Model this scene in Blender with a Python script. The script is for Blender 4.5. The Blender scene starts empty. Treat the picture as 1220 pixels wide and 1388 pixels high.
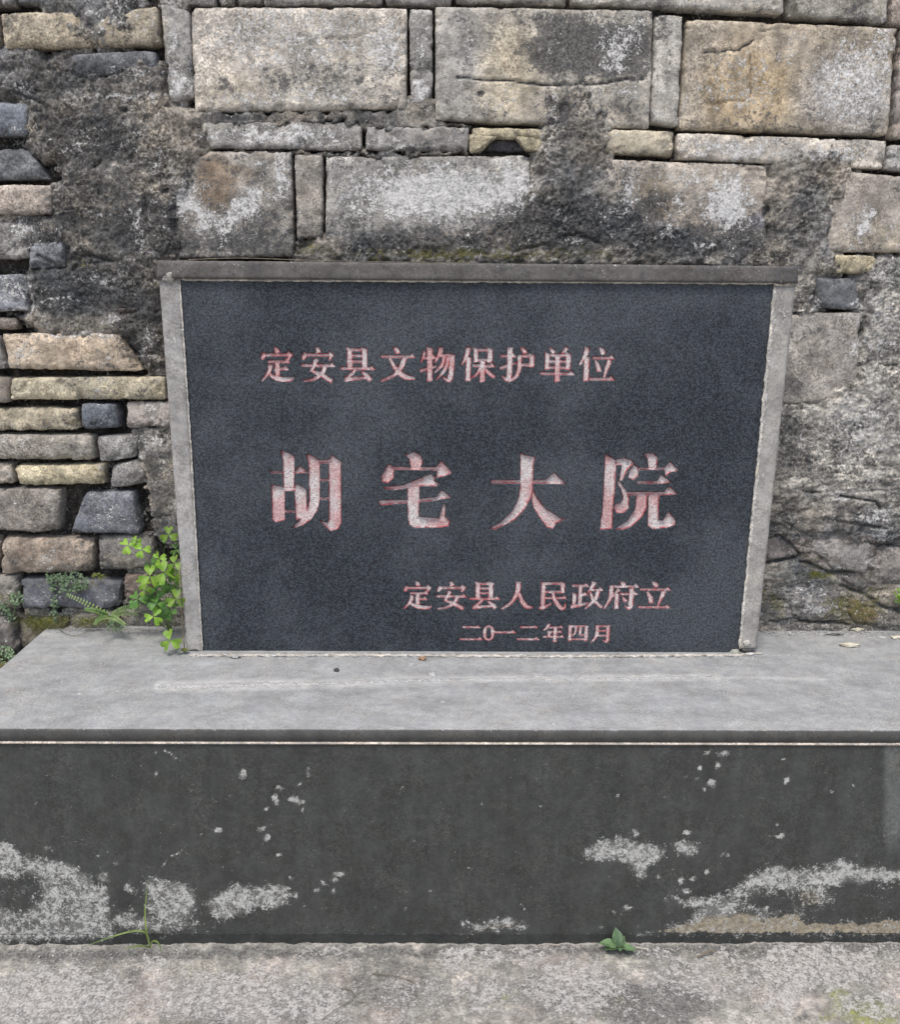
import bpy, math, random
import numpy as np
from mathutils import Vector, Matrix

random.seed(7)
S = bpy.context.scene
COL = S.collection
R = math.radians

# ------------------------------------------------------------------ camera
YAW, PIT, ROL = .0150, .2422, .0093
CAM = np.array([-.0798, -1.8883, .7867])
FPX = 1230.0
_F = np.array([math.sin(YAW)*math.cos(PIT), math.cos(YAW)*math.cos(PIT), -math.sin(PIT)])
_R0 = np.array([math.cos(YAW), -math.sin(YAW), 0.0])
_U0 = np.cross(_R0, _F)
CR = math.cos(ROL)*_R0 + math.sin(ROL)*_U0
CU = -math.sin(ROL)*_R0 + math.cos(ROL)*_U0
CF = _F
cd = bpy.data.cameras.new('camera')
cam = bpy.data.objects.new('camera', cd)
COL.objects.link(cam)
m = Matrix(((CR[0], CU[0], -CF[0], CAM[0]), (CR[1], CU[1], -CF[1], CAM[1]), (CR[2], CU[2], -CF[2], CAM[2]), (0, 0, 0, 1)))
cam.matrix_world = m
cd.sensor_fit = 'VERTICAL'
cd.sensor_height = 24
cd.sensor_width = 24
cd.lens = FPX/1388*24
cd.clip_start = .02
cd.clip_end = 500
S.camera = cam

# ------------------------------------------------------------------ light
SUN_EL, SUN_AZ = R(63), R(200)
w = bpy.data.worlds.new('World')
S.world = w
w.use_nodes = True
nt = w.node_tree
bg = nt.nodes['Background']
sky = nt.nodes.new('ShaderNodeTexSky')
sky.sky_type = 'NISHITA'
sky.sun_disc = False
sky.sun_elevation = SUN_EL
sky.sun_rotation = SUN_AZ
sky.air_density = 1.0
sky.dust_density = 3.2
sky.ozone_density = 1.0
nt.links.new(sky.outputs[0], bg.inputs[0])
bg.inputs[1].default_value = .118
sl = bpy.data.lights.new('sun', 'SUN')
sl.energy = 1.5
sl.angle = R(16)
sl.color = (1, .96, .91)
sun = bpy.data.objects.new('sun', sl)
COL.objects.link(sun)
sd = Vector((math.sin(SUN_AZ)*math.cos(SUN_EL), math.cos(SUN_AZ)*math.cos(SUN_EL), math.sin(SUN_EL)))
sun.rotation_euler = sd.to_track_quat('Z', 'Y').to_euler()
S.view_settings.view_transform = 'Standard'
S.view_settings.look = 'None'
S.view_settings.exposure = .60
S.view_settings.gamma = 1
S.view_settings.use_curve_mapping = False

# ------------------------------------------------------------------ mapping photo <-> planes
YW = .1345      # wall face
YF = -.3706     # front of the ledge
ZG = -.4599     # ground
XL = -.9975     # left end of the ledge
PH = .8018      # tablet panel height


def _dir(px, py):
    px = np.asarray(px, float)
    py = np.asarray(py, float)
    a = (px-610)/FPX
    b = -(py-694)/FPX
    return [CF[i] + a*CR[i] + b*CU[i] for i in range(3)]


def onY(px, py, y):
    d = _dir(px, py)
    t = (y-CAM[1])/d[1]
    return CAM[0]+t*d[0], CAM[2]+t*d[2]


def onZ(px, py, z):
    d = _dir(px, py)
    t = (z-CAM[2])/d[2]
    return CAM[0]+t*d[0], CAM[1]+t*d[1]


def pix(x, y, z):
    dx, dy, dz = x-CAM[0], y-CAM[1], z-CAM[2]
    d = dx*CF[0]+dy*CF[1]+dz*CF[2]
    d = np.maximum(d, .05)
    return (610+FPX*(dx*CR[0]+dy*CR[1]+dz*CR[2])/d, 694-FPX*(dx*CU[0]+dy*CU[1]+dz*CU[2])/d)


# ------------------------------------------------------------------ noise
def _h(ix, iy, seed):
    n = (ix.astype(np.int64)*374761393 + iy.astype(np.int64)*668265263 + seed*982451653) & 0xffffffff
    n = ((n ^ (n >> 13))*1274126177) & 0xffffffff
    n = ((n ^ (n >> 16))*2246822519) & 0xffffffff
    return (n ^ (n >> 15)) & 0xffff


def perlin(x, y, seed=0):
    ix = np.floor(x)
    iy = np.floor(y)
    fx = x-ix
    fy = y-iy
    u = fx*fx*fx*(fx*(fx*6-15)+10)
    v = fy*fy*fy*(fy*(fy*6-15)+10)

    def g(dx, dy):
        a = _h(ix+dx, iy+dy, seed)*(2*math.pi/65536)
        return np.cos(a)*(fx-dx)+np.sin(a)*(fy-dy)
    n0 = g(0, 0)*(1-u)+g(1, 0)*u
    n1 = g(0, 1)*(1-u)+g(1, 1)*u
    return (n0*(1-v)+n1*v)*1.4


def fbm(x, y, sc, oc=4, seed=0, gain=.5):
    s = 0
    a = 1
    t = 0
    x = np.asarray(x, float)
    y = np.asarray(y, float)
    for i in range(oc):
        s = s + a*perlin(x*sc+i*17.3, y*sc-i*9.1, seed+i)
        t += a
        a *= gain
        sc *= 2.03
    return s/t


def ridge(x, y, sc, oc=3, seed=0):
    s = 0
    a = 1
    t = 0
    for i in range(oc):
        s = s + a*(1-np.abs(perlin(x*sc, y*sc, seed+i))*2)
        t += a
        a *= .5
        sc *= 2.1
    return s/t


def sm(a, b, x):
    t = np.clip((x-a)/(b-a), 0, 1)
    return t*t*(3-2*t)


# ------------------------------------------------------------------ shape fields (in photo pixels)
def sd_poly(P, X, Y):
    P = np.asarray(P, float)
    d = np.full(X.shape, 1e18)
    ins = np.zeros(X.shape, bool)
    n = len(P)
    for i in range(n):
        x1, y1 = P[i]
        x2, y2 = P[(i+1) % n]
        ex, ey = x2-x1, y2-y1
        wx, wy = X-x1, Y-y1
        t = np.clip((wx*ex+wy*ey)/(ex*ex+ey*ey+1e-12), 0, 1)
        d = np.minimum(d, (wx-ex*t)**2+(wy-ey*t)**2)
        if y1 != y2:
            c = (y1 > Y) != (y2 > Y)
            ins ^= c & (X < (x2-x1)*(Y-y1)/(y2-y1)+x1)
    d = np.sqrt(d)
    return np.where(ins, d, -d)


def field(X, Y, items, soft=10, warp=5, seed=3):
    """max over shapes: ('e',cx,cy,rx,ry,amp[,rot]), ('s',x1,y1,x2,y2,w,amp), ('p',[pts],amp)"""
    Xw = X+warp*fbm(X, Y, .05, 3, seed)*2
    Yw = Y+warp*fbm(X, Y, .05, 3, seed+40)*2
    out = np.zeros(X.shape)
    for it in items:
        if it[0] == 'e':
            _, cx, cy, rx, ry, amp = it[:6]
            a = R(it[6]) if len(it) > 6 else 0
            dx, dy = Xw-cx, Yw-cy
            u = (dx*math.cos(a)+dy*math.sin(a))/rx
            v = (-dx*math.sin(a)+dy*math.cos(a))/ry
            s = (1-np.sqrt(u*u+v*v))*min(rx, ry)
            sf = min(soft, min(rx, ry)*.9)
            val = np.clip(.5+s/sf*.5, 0, 1)*amp
        elif it[0] == 's':
            _, x1, y1, x2, y2, wd, amp = it
            ex, ey = x2-x1, y2-y1
            t = np.clip(((Xw-x1)*ex+(Yw-y1)*ey)/(ex*ex+ey*ey), 0, 1)
            s = wd-np.hypot(Xw-x1-ex*t, Yw-y1-ey*t)
            val = np.clip(.5+s/max(wd, 1.5)*.5, 0, 1)*amp
        else:
            s = sd_poly(it[1], Xw, Yw)
            val = np.clip(.5+s/soft*.5, 0, 1)*it[2]
        out = np.maximum(out, val)
    return out


def lin(c):
    c = np.asarray(c, float)/255
    return np.where(c < .04045, c/12.92, ((c+.055)/1.055)**2.4)


# ------------------------------------------------------------------ materials
class NG:
    def __init__(s, name):
        s.m = bpy.data.materials.new(name)
        s.m.use_nodes = True
        s.t = s.m.node_tree
        s.b = s.t.nodes['Principled BSDF']
        s.geo = s.t.nodes.new('ShaderNodeNewGeometry').outputs['Position']

    def n(s, ty, **k):
        x = s.t.nodes.new(ty)
        for a, b in k.items():
            setattr(x, a, b)
        return x

    def l(s, a, b):
        s.t.links.new(a, b)

    def val(s, sock, v):
        if isinstance(v, (int, float)):
            sock.default_value = v
        elif isinstance(v, tuple):
            sock.default_value = v if len(v) == 4 else (*v, 1)
        else:
            s.l(v, sock)

    def noise(s, sc, det=3, rough=.6, vec=None, out='Fac', dist=0):
        x = s.n('ShaderNodeTexNoise')
        x.inputs['Scale'].default_value = sc
        x.inputs['Detail'].default_value = det
        x.inputs['Roughness'].default_value = rough
        x.inputs['Distortion'].default_value = dist
        s.l(vec or s.geo, x.inputs['Vector'])
        return x.outputs[out]

    def voro(s, sc, feat='F1', out='Distance', vec=None):
        x = s.n('ShaderNodeTexVoronoi', feature=feat)
        x.inputs['Scale'].default_value = sc
        s.l(vec or s.geo, x.inputs['Vector'])
        return x.outputs[out]

    def math(s, op, a, b=0.0, c=0.0):
        x = s.n('ShaderNodeMath', operation=op)
        s.val(x.inputs[0], a)
        s.val(x.inputs[1], b)
        s.val(x.inputs[2], c)
        return x.outputs[0]

    def ramp(s, v, a, b, lo=0.0, hi=1.0):
        x = s.n('ShaderNodeMapRange', interpolation_type='SMOOTHSTEP')
        s.val(x.inputs[0], v)
        for i, q in enumerate((a, b, lo, hi)):
            x.inputs[i+1].default_value = q
        return x.outputs[0]

    def mix(s, f, a, b, mode='MIX'):
        x = s.n('ShaderNodeMix', data_type='RGBA', blend_type=mode)
        s.val(x.inputs[0], f)
        s.val(x.inputs[6], a)
        s.val(x.inputs[7], b)
        return x.outputs[2]

    def attr(s, name):
        x = s.n('ShaderNodeAttribute', attribute_name=name)
        return x

    def bump(s, h, dist, prev=None, st=1.0):
        x = s.n('ShaderNodeBump')
        x.inputs['Strength'].default_value = st
        x.inputs['Distance'].default_value = dist
        s.l(h, x.inputs['Height'])
        if prev:
            s.l(prev, x.inputs['Normal'])
        return x.outputs[0]


def gray(g, v):
    c = g.n('ShaderNodeCombineColor')
    for i in range(3):
        g.val(c.inputs[i], v)
    return c.outputs[0]


def weathered(name, dark=(.028, .029, .030), lime=(.80, .79, .765), moss=(.075, .07, .018), fine=.35, med=.35,
              bump1=.0012, bump2=.003, rough=.92, spec=.25, thr=1.0, speck=None, grain=210, limeb=.0008):
    """base colour from the 'tint' attribute, worn by lime, mould and moss whose soft masks ('wear' r,g,b) are broken up by noise"""
    g = NG(name)
    t = g.attr('tint').outputs['Color']
    wsep = g.n('ShaderNodeSeparateColor')
    g.l(g.attr('wear').outputs['Color'], wsep.inputs[0])
    n1 = g.noise(grain, 4, .72)
    n2 = g.noise(48, 5, .68)
    n3 = g.noise(120, 5, .75)
    f1 = g.ramp(n1, .36, .64, -fine, fine)
    f1 = g.math('ADD', 1.0, g.math('MULTIPLY', f1, g.ramp(g.noise(11, 3), .35, .65, .35, 1.15)))
    f2 = g.ramp(n2, .34, .66, 1-med, 1+med)
    f3 = g.ramp(g.noise(15, 4, .6), .36, .64, 1-med*.7, 1+med*.7)
    c = g.mix(1.0, t, gray(g, g.math('MULTIPLY', g.math('MULTIPLY', f1, f3), f2)), 'MULTIPLY')
    c = g.mix(g.ramp(g.noise(22, 3), .45, .7, 0, .3), c, g.mix(1.0, c, (1.08, 1.0, .88), 'MULTIPLY'))
    brk = g.math('ADD', g.math('MULTIPLY', g.math('SUBTRACT', n3, .5), 1.7*thr), g.math('MULTIPLY', g.math('SUBTRACT', n1, .5), 1.6*thr))
    n4 = g.noise(78, 7, .78, dist=.15)
    brk2 = g.math('ADD', g.math('MULTIPLY', g.math('SUBTRACT', n4, .5), 2.2*thr), g.math('MULTIPLY', g.math('SUBTRACT', g.noise(grain*1.25, 3, .7), .5), 1.5*thr))
    fd = g.ramp(g.math('ADD', wsep.outputs[1], brk), .40, .61)
    c = g.mix(g.math('MULTIPLY', fd, .86), c, g.mix(g.ramp(n1, .38, .66), dark, tuple(4.2*q for q in dark)))
    fm = g.ramp(g.math('ADD', wsep.outputs[2], brk2), .42, .62)
    c = g.mix(g.math('MULTIPLY', fm, .85), c, g.mix(g.ramp(n3, .35, .65), moss, tuple(2.2*q for q in moss)))
    fl = g.ramp(g.math('ADD', wsep.outputs[0], brk2), .42, .66)
    c = g.mix(g.math('MULTIPLY', fl, .92), c, g.mix(g.ramp(g.math('ADD', g.math('MULTIPLY', n1, .6), g.math('MULTIPLY', n4, .4)), .40, .58), tuple(.5*q for q in lime), lime))
    if speck:
        sp = g.ramp(g.noise(grain*1.6, 2, .5), .62, .72)
        c = g.mix(g.math('MULTIPLY', sp, speck), c, (.32, .33, .35, 1))
    g.l(c, g.b.inputs['Base Color'])
    g.b.inputs['Roughness'].default_value = rough
    g.b.inputs['Specular IOR Level'].default_value = spec
    b = g.bump(n2, bump2)
    b = g.bump(n3, bump2*.5, b)
    b = g.bump(n1, bump1, b)
    b = g.bump(fl, limeb, b)
    g.l(b, g.b.inputs['Normal'])
    return g.m


M = {}
M['stone'] = weathered('weathered_stone', fine=.42, med=.28, bump1=.0022)
M['mortar'] = weathered('crumbling_mortar', fine=.66, med=.45, bump1=.0045, bump2=.007, grain=170)
M['slab'] = weathered('ledge_slab', fine=.17, med=.10, bump1=.0004, bump2=.0006, rough=.75, thr=.8, lime=(.6, .6, .59))
M['front'] = weathered('polished_front', fine=.30, med=.14, bump1=.0002, bump2=.0003, rough=.46, spec=.42, lime=(.56, .56, .535), moss=(.21, .18, .13), dark=(.018, .019, .02), grain=260, limeb=.0004)
M['ground'] = weathered('worn_concrete', fine=.3, med=.3, bump1=.001, bump2=.003, lime=(.53, .51, .48), dark=(.05, .05, .047), moss=(.19, .20, .06), thr=.8, grain=210)
M['post'] = weathered('grey_frame_stone', fine=.22, med=.16, bump1=.0005, bump2=.001, rough=.85, lime=(.62, .61, .58))
M['bead'] = weathered('lime_mortar', fine=.3, med=.25, bump1=.0015, bump2=.003)


def mat_granite():
    """dark speckled granite; the 'cut' attribute (metres inside a carved stroke) switches to worn red paint"""
    g = NG('carved_granite')
    cut = g.attr('cut').outputs['Fac']
    a = g.noise(250, 4, .85)
    b = g.noise(420, 2, .6)
    big = g.noise(3.2, 4, .6)
    vc = g.n('ShaderNodeSeparateColor')
    g.l(g.voro(520, out='Color'), vc.inputs[0])
    vd = g.n('ShaderNodeSeparateColor')
    g.l(g.voro(290, out='Color'), vd.inputs[0])
    cell = g.math('ADD', g.math('MULTIPLY', vc.outputs[0], .6), g.math('MULTIPLY', vd.outputs[1], .4))
    cell = g.math('MULTIPLY', cell, g.ramp(a, .35, .65, .7, 1.3))
    c = g.mix(g.ramp(cell, .2, .95), (.0065, .0088, .0120), (.066, .079, .095))
    c = g.mix(g.math('MULTIPLY', g.ramp(b, .62, .72), .35), c, (.20, .22, .26, 1))
    dust = g.math('MULTIPLY', g.ramp(big, .40, .62), g.ramp(g.noise(230, 4, .8), .36, .64, .0, .85))
    c = g.mix(g.math('MULTIPLY', dust, .32), c, (.24, .26, .285, 1))
    sc = g.ramp(g.voro(34), .0, .05, 1, 0)
    scn = g.ramp(g.noise(13, 2), .58, .7)
    c = g.mix(g.math('MULTIPLY', sc, scn), c, (.5, .5, .5, 1))
    # paint in the carving
    jag = g.math('MULTIPLY', g.math('SUBTRACT', g.noise(420, 3, .6), .5), .0016)
    ins = g.math('ADD', cut, jag)
    fac = g.ramp(ins, .0001, .0010)
    pp = g.ramp(g.noise(13, 3, .6), .38, .54)
    p = g.mix(g.ramp(g.noise(280, 4, .75), .36, .64), g.mix(pp, (.50, .28, .28), (.56, .50, .49)), g.mix(pp, (.82, .58, .57), (.88, .84, .82)))
    p = g.mix(g.ramp(g.noise(300, 3, .75), .54, .64), p, (.20, .14, .14, 1))
    p = g.mix(g.math('MULTIPLY', g.ramp(g.noise(70, 4, .7), .5, .66), .42), p, (.45, .17, .17, 1))
    p = g.mix(g.ramp(g.noise(230, 4, .7), .60, .72), p, (.55, .53, .51, 1))
    edge = g.ramp(ins, .0010, .0036, 1, 0)
    p = g.mix(g.math('MULTIPLY', edge, g.ramp(g.noise(90, 3), .36, .56, .15, .95)), p, (.40, .06, .07, 1))
    c = g.mix(fac, c, p)
    g.l(c, g.b.inputs['Base Color'])
    g.l(g.ramp(fac, 0, 1, .52, .85), g.b.inputs['Roughness'])
    g.b.inputs['Specular IOR Level'].default_value = .35
    bp = g.bump(a, .0003)
    bp = g.bump(g.math('MULTIPLY', g.noise(350, 4, .7), fac), .0025, bp)
    g.l(bp, g.b.inputs['Normal'])
    return g.m


M['granite'] = mat_granite()


def simple(name, c1, c2, sc=80, rough=.8, bump=.001, trans=0):
    g = NG(name)
    n = g.noise(sc, 4, .65)
    g.l(g.mix(g.ramp(n, .35, .65), c1, c2), g.b.inputs['Base Color'])
    g.b.inputs['Roughness'].default_value = rough
    if trans:
        g.b.inputs['Subsurface Weight'].default_value = trans
        g.b.inputs['Subsurface Radius'].default_value = (.01, .02, .005)
        g.b.inputs['Subsurface Scale'].default_value = .2
    g.l(g.bump(n, bump), g.b.inputs['Normal'])
    return g.m


def leafmat(name, c1, c2, sc=60, tr=.3):
    g = NG(name)
    n = g.noise(sc, 3, .6)
    c = g.mix(g.ramp(n, .35, .65), c1, c2)
    oi = g.n('ShaderNodeObjectInfo')
    c = g.mix(1.0, c, gray(g, g.ramp(oi.outputs['Random'], 0, 1, .72, 1.2)), 'MULTIPLY')
    c = g.mix(g.ramp(g.noise(150, 3, .7), .58, .70, 0, .5), c, (.32, .30, .10, 1))
    g.l(c, g.b.inputs['Base Color'])
    g.b.inputs['Roughness'].default_value = .5
    tb = g.n('ShaderNodeBsdfTranslucent')
    g.l(g.mix(1.0, c, (1.3, 1.35, .6), 'MULTIPLY'), tb.inputs[0])
    ms = g.n('ShaderNodeMixShader')
    ms.inputs[0].default_value = tr
    g.l(g.b.outputs[0], ms.inputs[1])
    g.l(tb.outputs[0], ms.inputs[2])
    g.l(ms.outputs[0], g.t.nodes['Material Output'].inputs[0])
    return g.m


M['clover'] = leafmat('clover_leaf', (.16, .33, .03), (.30, .48, .07))
M['clover2'] = leafmat('clover_leaf_dark', (.07, .19, .04), (.13, .28, .06))
M['fern'] = leafmat('fern_leaf', (.13, .24, .06), (.28, .36, .15))
M['herb'] = leafmat('herb_leaf', (.13, .22, .12), (.26, .36, .22), 90)
M['moss'] = leafmat('moss_tuft', (.09, .12, .02), (.24, .27, .07), 120)
M['rosette'] = leafmat('rosette_leaf', (.08, .15, .07), (.17, .27, .13), 60, .15)
M['grass'] = leafmat('grass_blade', (.13, .22, .05), (.30, .38, .13), 40)
M['stem'] = simple('dry_stem', (.12, .095, .07), (.25, .21, .15), 60)
M['pebble_cream'] = simple('cream_chip', (.50, .46, .34), (.66, .62, .50), 120, .9, .002)
M['pebble_gap_shade'] = simple('dark_pebble_gap_shade', (.05, .05, .05), (.12, .12, .11), 120)
M['pebble_brown'] = simple('brown_pebble', (.24, .13, .07), (.40, .27, .17), 150)
M['pebble_grey'] = simple('grey_pebble', (.28, .27, .25), (.45, .44, .42), 120)

# ------------------------------------------------------------------ object helpers


def link(name, me, mat=None, parent=None):
    o = bpy.data.objects.new(name, me)
    COL.objects.link(o)
    if mat:
        me.materials.append(mat)
    if parent:
        o.parent = parent
    return o


def tag(o, label=None, cat=None, group=None, kind=None):
    if label:
        o['label'] = label
    if cat:
        o['category'] = cat
    if group:
        o['group'] = group
    if kind:
        o['kind'] = kind
    return o


def empty(name, loc=(0, 0, 0)):
    o = bpy.data.objects.new(name, None)
    o.empty_display_size = .05
    COL.objects.link(o)
    o.location = loc
    return o


def quads_mesh(name, V, Fq, smooth=True, attrs=None):
    me = bpy.data.meshes.new(name)
    V = np.asarray(V, np.float32)
    Fq = np.asarray(Fq, np.int32)
    me.vertices.add(len(V))
    me.vertices.foreach_set('co', V.ravel())
    me.loops.add(Fq.size)
    me.loops.foreach_set('vertex_index', Fq.ravel())
    me.polygons.add(len(Fq))
    me.polygons.foreach_set('loop_start', np.arange(0, Fq.size, Fq.shape[1], dtype=np.int32))
    me.polygons.foreach_set('loop_total', np.full(len(Fq), Fq.shape[1], np.int32))
    me.polygons.foreach_set('use_smooth', np.full(len(Fq), smooth, bool))
    me.update(calc_edges=True)
    for k, v in (attrs or {}).items():
        v = np.asarray(v, np.float32)
        if v.ndim == 1:
            a = me.attributes.new(k, 'FLOAT', 'POINT')
            a.data.foreach_set('value', v)
        else:
            a = me.attributes.new(k, 'FLOAT_COLOR', 'POINT')
            a.data.foreach_set('color', np.concatenate([v, np.ones((len(v), 1), np.float32)], 1).ravel())
    return me


def grid_faces(nr, nc, flip=False):
    i = np.arange(nr-1)[:, None]*nc+np.arange(nc-1)[None, :]
    f = np.stack([i, i+1, i+nc+1, i+nc], -1).reshape(-1, 4)
    return f[:, ::-1] if flip else f


def axis(lo, hi, flo, fhi, fine, grow=1.25, cmax=1.0):
    """grid positions: fine step inside [flo,fhi], growing steps outside up to lo/hi"""
    a = list(np.arange(flo, fhi+fine*.5, fine))
    s = fine
    x = a[-1]
    while x < hi:
        s = min(s*grow, cmax)
        x = min(x+s, hi)
        a.append(x)
    s = fine
    x = a[0]
    while x > lo:
        s = min(s*grow, cmax)
        x = max(x-s, lo)
        a.insert(0, x)
    return np.array(a)


def box(name, x0, x1, y0, y1, z0, z1, mat, parent=None, tint=(.2, .2, .2), wear=(0, 0, 0), bevel=0):
    V = [(x0, y0, z0), (x1, y0, z0), (x1, y1, z0), (x0, y1, z0), (x0, y0, z1), (x1, y0, z1), (x1, y1, z1), (x0, y1, z1)]
    F = [(0, 3, 2, 1), (4, 5, 6, 7), (0, 1, 5, 4), (1, 2, 6, 5), (2, 3, 7, 6), (3, 0, 4, 7)]
    me = quads_mesh(name, V, F, False, {'tint': np.tile(tint, (8, 1)), 'wear': np.tile(wear, (8, 1))})
    o = link(name, me, mat, parent)
    if bevel:
        b = o.modifiers.new('b', 'BEVEL')
        b.width = bevel
        b.segments = 2
    return o


def tube(name, pts, r0, r1, mat, parent=None, seg=6, sub=6):
    """smooth tapering tube through points"""
    P = spline(pts, sub)
    n = len(P)
    V = []
    F = []
    for i, p in enumerate(P):
        d = (P[min(i+1, n-1)]-P[max(i-1, 0)]).normalized()
        a = d.cross(Vector((.3, .2, 1))).normalized()
        b = d.cross(a)
        r = r0+(r1-r0)*i/(n-1)
        for k in range(seg):
            t = 2*math.pi*k/seg
            V.append(p+a*math.cos(t)*r+b*math.sin(t)*r)
    for i in range(n-1):
        for k in range(seg):
            F.append((i*seg+k, i*seg+(k+1) % seg, (i+1)*seg+(k+1) % seg, (i+1)*seg+k))
    return link(name, quads_mesh(name, V, F), mat, parent)


def spline(pts, sub=6):
    P = [Vector(p) for p in pts]
    out = []
    for i in range(len(P)-1):
        p0, p1, p2, p3 = P[max(i-1, 0)], P[i], P[i+1], P[min(i+2, len(P)-1)]
        for k in range(sub):
            t = k/sub
            out.append(.5*((2*p1)+(p2-p0)*t+(2*p0-5*p1+4*p2-p3)*t*t+(3*p1-p0-3*p2+p3)*t**3))
    out.append(P[-1])
    return out


# ------------------------------------------------------------------ WALL: stains, plaster and cracks (photo pixel positions on the wall face)
DARK = [('e', 120, 100, 95, 24, .75), ('e', 35, 120, 60, 18, .6), ('e', 120, 190, 85, 46, .74), ('e', 60, 85, 80, 18, .7), ('e', 190, 160, 40, 20, .55), ('e', 200, 120, 40, 14, .6), ('e', 110, 300, 70, 30, .7), ('e', 110, 385, 100, 50, .8), ('e', 205, 310, 60, 55, .75), ('e', 185, 430, 38, 70, .78),
        ('e', 150, 260, 70, 28, .66), ('e', 70, 320, 40, 20, .6), ('e', 350, 300, 40, 25, .75), ('e', 300, 215, 60, 6, .6), ('e', 260, 330, 30, 20, .8), ('e', 640, 300, 60, 18, .6), ('e', 530, 220, 60, 8, .5), ('e', 60, 160, 40, 30, .55),
        ('e', 330, 325, 85, 26, .8), ('e', 385, 260, 12, 30, .5), ('e', 318, 232, 14, 12, .7), ('e', 560, 328, 140, 22, .85), ('e', 470, 305, 40, 25, .6),
        ('e', 770, 305, 120, 42, .9), ('e', 920, 325, 110, 25, .9), ('e', 848, 245, 18, 45, .65), ('e', 880, 290, 35, 40, .75), ('e', 1010, 315, 48, 28, .85),
        ('p', [(690, 18), (735, 14), (886, 22), (884, 108), (800, 112), (740, 108), (710, 90), (700, 60), (725, 40)], .88), ('e', 848, 148, 30, 18, .62), ('e', 750, 130, 40, 12, .5),
        ('e', 760, 145, 32, 24, .7), ('e', 305, 118, 12, 12, .85), ('e', 490, 105, 11, 13, .7), ('e', 440, 105, 80, 32, .52), ('e', 520, 130, 30, 16, .5), ('e', 350, 90, 20, 10, .4), ('e', 590, 100, 40, 50, .3), ('e', 1090, 30, 90, 8, .35), ('e', 620, 250, 14, 10, .5), ('e', 500, 290, 20, 12, .5), ('e', 330, 160, 60, 8, .75), ('e', 440, 165, 60, 10, .7),
        ('e', 240, 60, 12, 20, .5), ('e', 575, 90, 12, 20, .62), ('e', 580, 150, 20, 12, .5), ('e', 560, 200, 50, 8, .6), ('e', 430, 185, 40, 12, .5), ('e', 600, 175, 40, 14, .45),
        ('e', 340, 182, 40, 8, .42), ('e', 1000, 300, 40, 40, .5), ('e', 960, 290, 40, 30, .4),
        ('e', 1075, 520, 22, 20, .6), ('e', 1070, 600, 26, 60, .62), ('e', 1065, 720, 30, 50, .55), ('e', 1180, 655, 60, 14, .52), ('e', 1160, 700, 70, 22, .6), ('e', 1100, 670, 30, 16, .5),
        ('e', 1060, 320, 24, 30, .45), ('e', 1100, 400, 40, 22, .6), ('e', 1170, 845, 60, 10, .6), ('e', 1050, 830, 26, 26, .62), ('e', 1130, 800, 90, 40, .5), ('e', 1200, 740, 40, 20, .5),
        ('e', 1158, 583, 4, 14, .9, 10), ('e', 1010, 40, 40, 12, .3), ('e', 840, 10, 60, 12, .4), ('e', 1040, 178, 14, 5, .7),
        ('e', 720, 0, 60, 8, .5), ('e', 215, 640, 22, 60, .62), ('e', 195, 580, 30, 20, .45), ('e', 60, 330, 40, 14, .6), ('e', 20, 330, 30, 14, .55), ('e', 150, 845, 60, 14, .6),
        ('e', 10, 20, 20, 30, .5), ('e', 215, 700, 18, 40, .6), ('e', 440, 225, 22, 10, .45), ('e', 655, 250, 30, 18, .42), ('e', 230, 345, 30, 10, .6)]
DARK += [('e', 470, 60, 16, 10, .55), ('e', 410, 80, 20, 12, .5), ('e', 530, 95, 20, 30, .6), ('e', 620, 20, 30, 8, .5), ('e', 660, 155, 40, 8, .5), ('e', 905, 100, 8, 40, .5), ('e', 1000, 170, 50, 8, .55), ('e', 1200, 160, 20, 16, .45), ('e', 960, 120, 20, 30, .4), ('e', 1130, 30, 60, 6, .5), ('e', 1000, 222, 40, 6, .5), ('e', 460, 225, 26, 14, .55), ('e', 620, 235, 24, 10, .5), ('e', 690, 285, 24, 16, .65), ('e', 480, 300, 30, 18, .65), ('e', 350, 240, 22, 16, .55), ('e', 262, 235, 14, 20, .55), ('e', 30, 695, 24, 14, .45), ('e', 100, 705, 12, 12, .4), ('e', 60, 570, 24, 8, .5), ('e', 195, 530, 14, 8, .6), ('e', 60, 475, 14, 6, .4), ('e', 20, 760, 14, 10, .5), ('e', 110, 740, 12, 18, .5)]
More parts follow.
